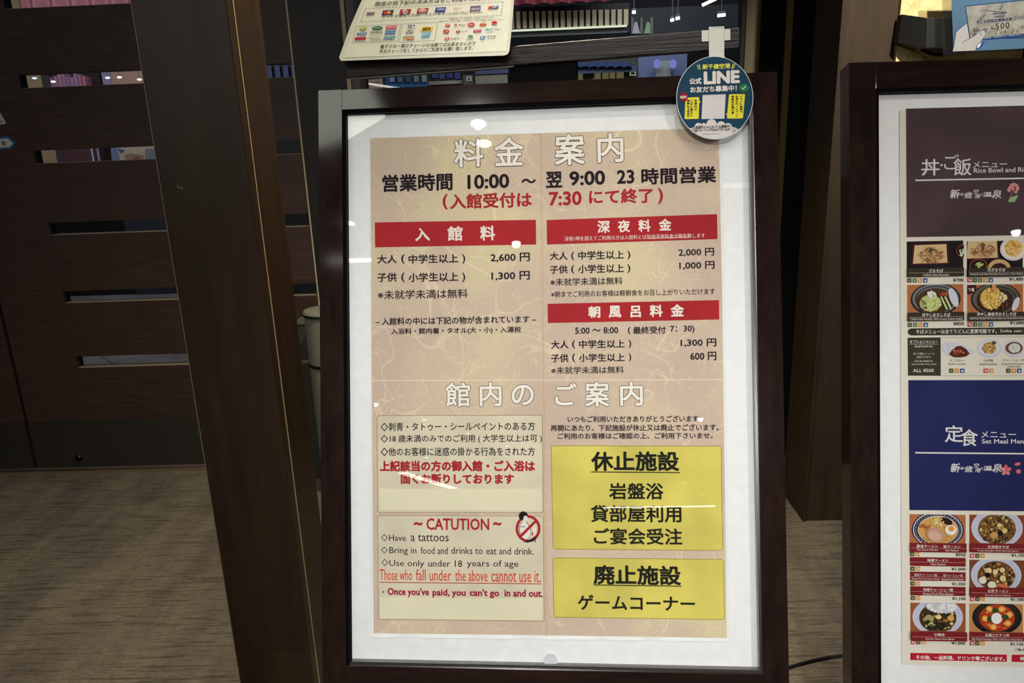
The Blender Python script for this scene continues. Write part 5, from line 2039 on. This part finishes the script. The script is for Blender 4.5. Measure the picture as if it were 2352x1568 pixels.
# left side, seen through the door slots
b = MB()
lbox(b, 53, 203, 96, 100, flat((150, 134, 112), .6), .0, .3)
p = at(75, 185, YL)
b2 = MB()
x0, x1 = lx(53, 190), lx(96, 190)
b2.box(x0, x1, YL, YL + .3, 0, 3.75, flat((176, 152, 124), .6))
tag(b2.build('lobby_pillar'), 'beige pillar in the lobby at the left end of the door slots', 'pillar')
b2 = MB()
x0, x1 = lx(97, 190), lx(114, 190)
b2.box(x0, x1, YL, YL + .2, 0, 3.75, flat((70, 68, 72), .6))
tag(b2.build('lobby_pillar'), 'narrow grey pillar beside the beige one in the top door slot', 'pillar')
shf = thing('gift_shelf', (lx(156, 185), YL, 0), 'pink lit gift shelf with a jagged row of goods, in the upper door slot', 'shelf')
b = MB()
x0, x1 = lx(115, 190), lx(198, 190)
zq = lz(156, 205)
b.box(x0, x1, YL, YL + .3, 0, zq, flat((90, 60, 66), .6))
b.box(x0, x1, YL + .28, YL + .3, zq, zq + .5, flat((60, 40, 50), .6))
b.build('shelf_body', shf)
rnd = random.Random(3)
for k in range(9):
    b = MB()
    xx = x0 + (x1 - x0) * k / 9
    b.box(xx + .004, xx + (x1 - x0) / 9 - .004, YL, YL + .12, zq, zq + rnd.uniform(.10, .19), flat(rnd.choice([(206, 140, 160), (190, 120, 150), (206, 160, 180), (170, 140, 180)]), .5))
    b.build('goods_box', shf)
b = MB()
x0, x1 = lx(257, 190), lx(340, 190)
b.box(x0, x1 + 1.0, YL, YL + .05, 0, 3.75, flat((186, 150, 136), .6))
tag(b.build('wall_panel'), 'beige pink wall panel at the right end of the upper door slots', 'panel')
b = MB()
x0, x1 = lx(236, 190), lx(256, 190)
b.box(x0, x1, YL, YL + .05, 0, 3.75, flat((150, 146, 176), .6))
tag(b.build('wall_panel'), 'pale lilac narrow wall panel between the dark gap and the pink panel', 'panel')
pst = thing('picture_board', (lx(310, 360), YL - .3, lz(310, 380)), 'blue and beige picture board in the second door slot', 'board')
b = MB()
lbox(b, 256, 335, 365, 385, flat((186, 170, 150), .5), .3, .04)
b.build('board_face', pst)
b = MB()
lbox(b, 262, 383, 359, 390, flat((44, 48, 60), .6), .29, .02, True)
b.build('board_foot', pst)
PQ = Pl((0, YL - .301, 1.5), (1, 0, 0), (0, 0, -1))
b = MB()
b.flatpx(PQ, [(254, 335), (268, 335), (280, 385), (258, 385)], .001, flat((110, 130, 160), .5))
b.flatpx(PQ, [(270, 340), (286, 345), (284, 350), (276, 352)], .0012, flat((60, 90, 150), .5))
b.flatpx(PQ, [(285, 356), (300, 352), (330, 356), (330, 366), (290, 370)], .001, flat((150, 120, 110), .5))
b.flatpx(PQ, ell(314, 364, 9, 5, 12), .0014, flat((140, 80, 70), .5))
b.flatpx(PQ, [(334, 342), (362, 341), (362, 370), (332, 372)], .001, flat((120, 124, 140), .5))
b.build('picture_print', pst)
b = MB()
lbox(b, 206, 330, 216, 385, emit((170, 190, 214), .5), .1, .03, True)
lbox(b, 220, 330, 229, 385, emit((150, 170, 190), .4), .1, .03, True)
tag(b.build('lit_panel'), 'pair of pale lit strips in the second door slot', 'panel')
# small lamps in the lobby
for k, (x, y, c) in enumerate(((79, 178, (170, 190, 255)), (122, 186, (255, 250, 240)), (247, 177, (255, 255, 255)), (274, 176, (255, 255, 255)), (320, 181, (255, 250, 240)))):
    p = at(x, y, YL - .4)
    lamp = thing('pendant_lamp', tuple(p), ['bluish pendant lamp glimpsed before the beige lobby pillar', 'white pendant lamp glimpsed before the pink gift shelf', 'white pendant lamp before the pale lilac panel, top door slot',
                                            'white pendant lamp left of centre on the pink panel, top door slot', 'white pendant lamp at the right end of the top door slot'][k], 'lamp', 'lobby pendant lamps')
    b = MB()
    b.lathe((p[0], p[1], p[2] - .016), [(.006, 0), (.022, .006), (.022, .014), (.006, .02)], emit(c, 3.0), 14)
    b.build('bulb', lamp, smooth=True)
    b = MB()
    b.tube([(p[0], p[1], p[2] + .01), (p[0], p[1], 3.75)], .0025, flat((30, 30, 30), .5), 6)
    b.build('cord', lamp)
# blue panels in the slot right of the post, on a dark display wall
dw = thing('display_wall', (lx(640, 170), YL - .6, 0), 'dark display wall with four dusky blue lit panels, seen in the slot right of the post', 'display')
b = MB()
lbox(b, 590, 120, 700, 200, flat((34, 36, 34), .7), .56, .04, True)
b.build('wall_board', dw)
for k in range(4):
    b = MB()
    x = 611 + k * 19
    lbox(b, x, 150, x + 14, 190, emit((84, 92, 128), .6), .6, .03)
    b.build('lit_panel', dw)
cnt = MB()  # dark counter added to block the third slot and keep it black
x0, x1 = lx(40, 360), lx(322, 360)
cnt.box(x0 - .4, x1, YL - .25, YL - .15, 0, 1.08, flat((16, 15, 16), .5))
cnt.box(x0 - .42, x1 + .02, YL - .255, YL - .145, 1.08, 1.11, flat((30, 26, 24), .4))
tag(cnt.build('added_dark_counter'), 'added black counter that keeps the third door slot dark', 'counter')

# ============================================================ CEILING LIGHTS (mirrored in the glass, plus unseen ones added for brightness)
DL = [(-.46, -.74), (-.46, -.91), (-1.42, -1.68), (-.44, -2.06), (-2.75, -6.45), (-2.38, -7.48), (-1.97, -8.53), (-1.53, -9.63), (-3.13, -10.7), (1.34, -7.7), (1.76, -14.6), (2.4, -17.1), (1.0, -.1), (0.32, -.05), (1.28, 1.15), (.75, 1.9), (-1.75, 1.95), (-.05, 2.1), (3.09, -2.66), (0.18, 0.62)]
DLN = ['', 'ceiling downlight mirrored on the title character just below its twin', 'ceiling downlight mirrored at the left margin beside the opening hours',
       'ceiling downlight mirrored at the foot of the first red banner', 'small far downlight mirrored just above the upper cream panel, far left', 'far downlight mirrored inside the upper cream panel, upper left one',
       'far downlight mirrored inside the upper cream panel, above the second line', 'far downlight mirrored inside the upper cream panel, towards its right end', 'far downlight mirrored low in the upper cream panel',
       'far downlight mirrored above the upper yellow panel', 'far downlight mirrored in the upper yellow panel', 'farthest downlight mirrored in the upper yellow panel',
       'unseen downlight added over the aisle in front of the menu signboard', 'ceiling downlight directly over the notice signboard', 'unseen downlight added to wash the yellow plaster', 'ceiling downlight over the gap between the two signboards',
       'unseen downlight added over the carpet in front of the slotted doors', 'unseen downlight added behind the notice signboard to light the side of the post', 'ceiling downlight by the right wall, mirrored as a glare on the plum menu block', 'unseen downlight added over the dark rail with the payment sheet']
proto = None
for k, (x, y) in enumerate(DL):
    if proto is None:
        o = thing('ceiling_downlight', (x, y, 2.9), 'ceiling downlight mirrored as a bright disc above the notice title', 'light', 'recessed ceiling downlights')
        b = MB()
        b.lathe((x, y, 2.895), [(.040, 0), (.052, .0), (.055, .005)], flat((220, 218, 210), .4), 24)
        rim = b.build('rim', o)
        b = MB()
        b.lathe((x, y, 2.893), [(.001, 0), (.037, .001), (.038, .006)], emit((255, 250, 235), 12), 24)
        lens = b.build('lens', o)
        proto = (o, rim, lens)
    else:
        o = proto[0].copy()
        col.objects.link(o)
        o.location = (x, y, 2.9)
        o['label'] = DLN[k]
        o.scale = (.76, .76, 1) if k > 1 else (1, 1, 1)
        for ch in proto[1:]:
            c = ch.copy()
            c.parent = o
            col.objects.link(c)
for k, (x0, y0, x1, y1, wd, s) in enumerate(((-1.75, -2.2, -1.46, -2.215, .03, 7), (.78, -1.46, .95, -1.475, .02, 1.5), (-.1, -20.4, 4.2 - 1.1, -20.0, .25, 12), (-4.1, -12.6, -3.6, -15.3, .2, 9))):
    b = MB()
    d_ = Vector((x1 - x0, y1 - y0, 0))
    n_ = Vector((-d_.y, d_.x, 0)).normalized() * wd / 2
    a, c = Vector((x0, y0, 0)), Vector((x1, y1, 0))
    pts = [a - n_, c - n_, c + n_, a + n_]
    b.hexa([(p.x, p.y, 2.9) for p in pts] + [(p.x, p.y, 2.88) for p in pts], emit((255, 250, 235), s))
    tag(b.build('ceiling_strip_light'), ['ceiling strip light mirrored at the left margin below the first banner', 'ceiling strip light mirrored at the right margin beside the opening hours',
                                             'far ceiling strip light mirrored as a streak across the upper yellow panel', 'far ceiling strip light mirrored at the left margin by the upper cream panel'][k], 'light', 'ceiling strip lights')
b = MB()
pp = [(-.885, 0.1), (-.885, -.63), (-1.14, -.80), (-1.32, -.86), (-1.7, -.5), (-1.6, .1)]
b.prism(Pl((0, 0, 2.893), (1, 0, 0), (0, 1, 0)), [(x, y) for x, y in pp], 0, .004, emit((246, 250, 232), 5.2))
tag(b.build('luminous_ceiling_panel'), 'large luminous ceiling panel mirrored in the top left corner of the notice sign', 'light')

for o in list(bpy.data.objects):
    if 'base' in o:
        del o['base']
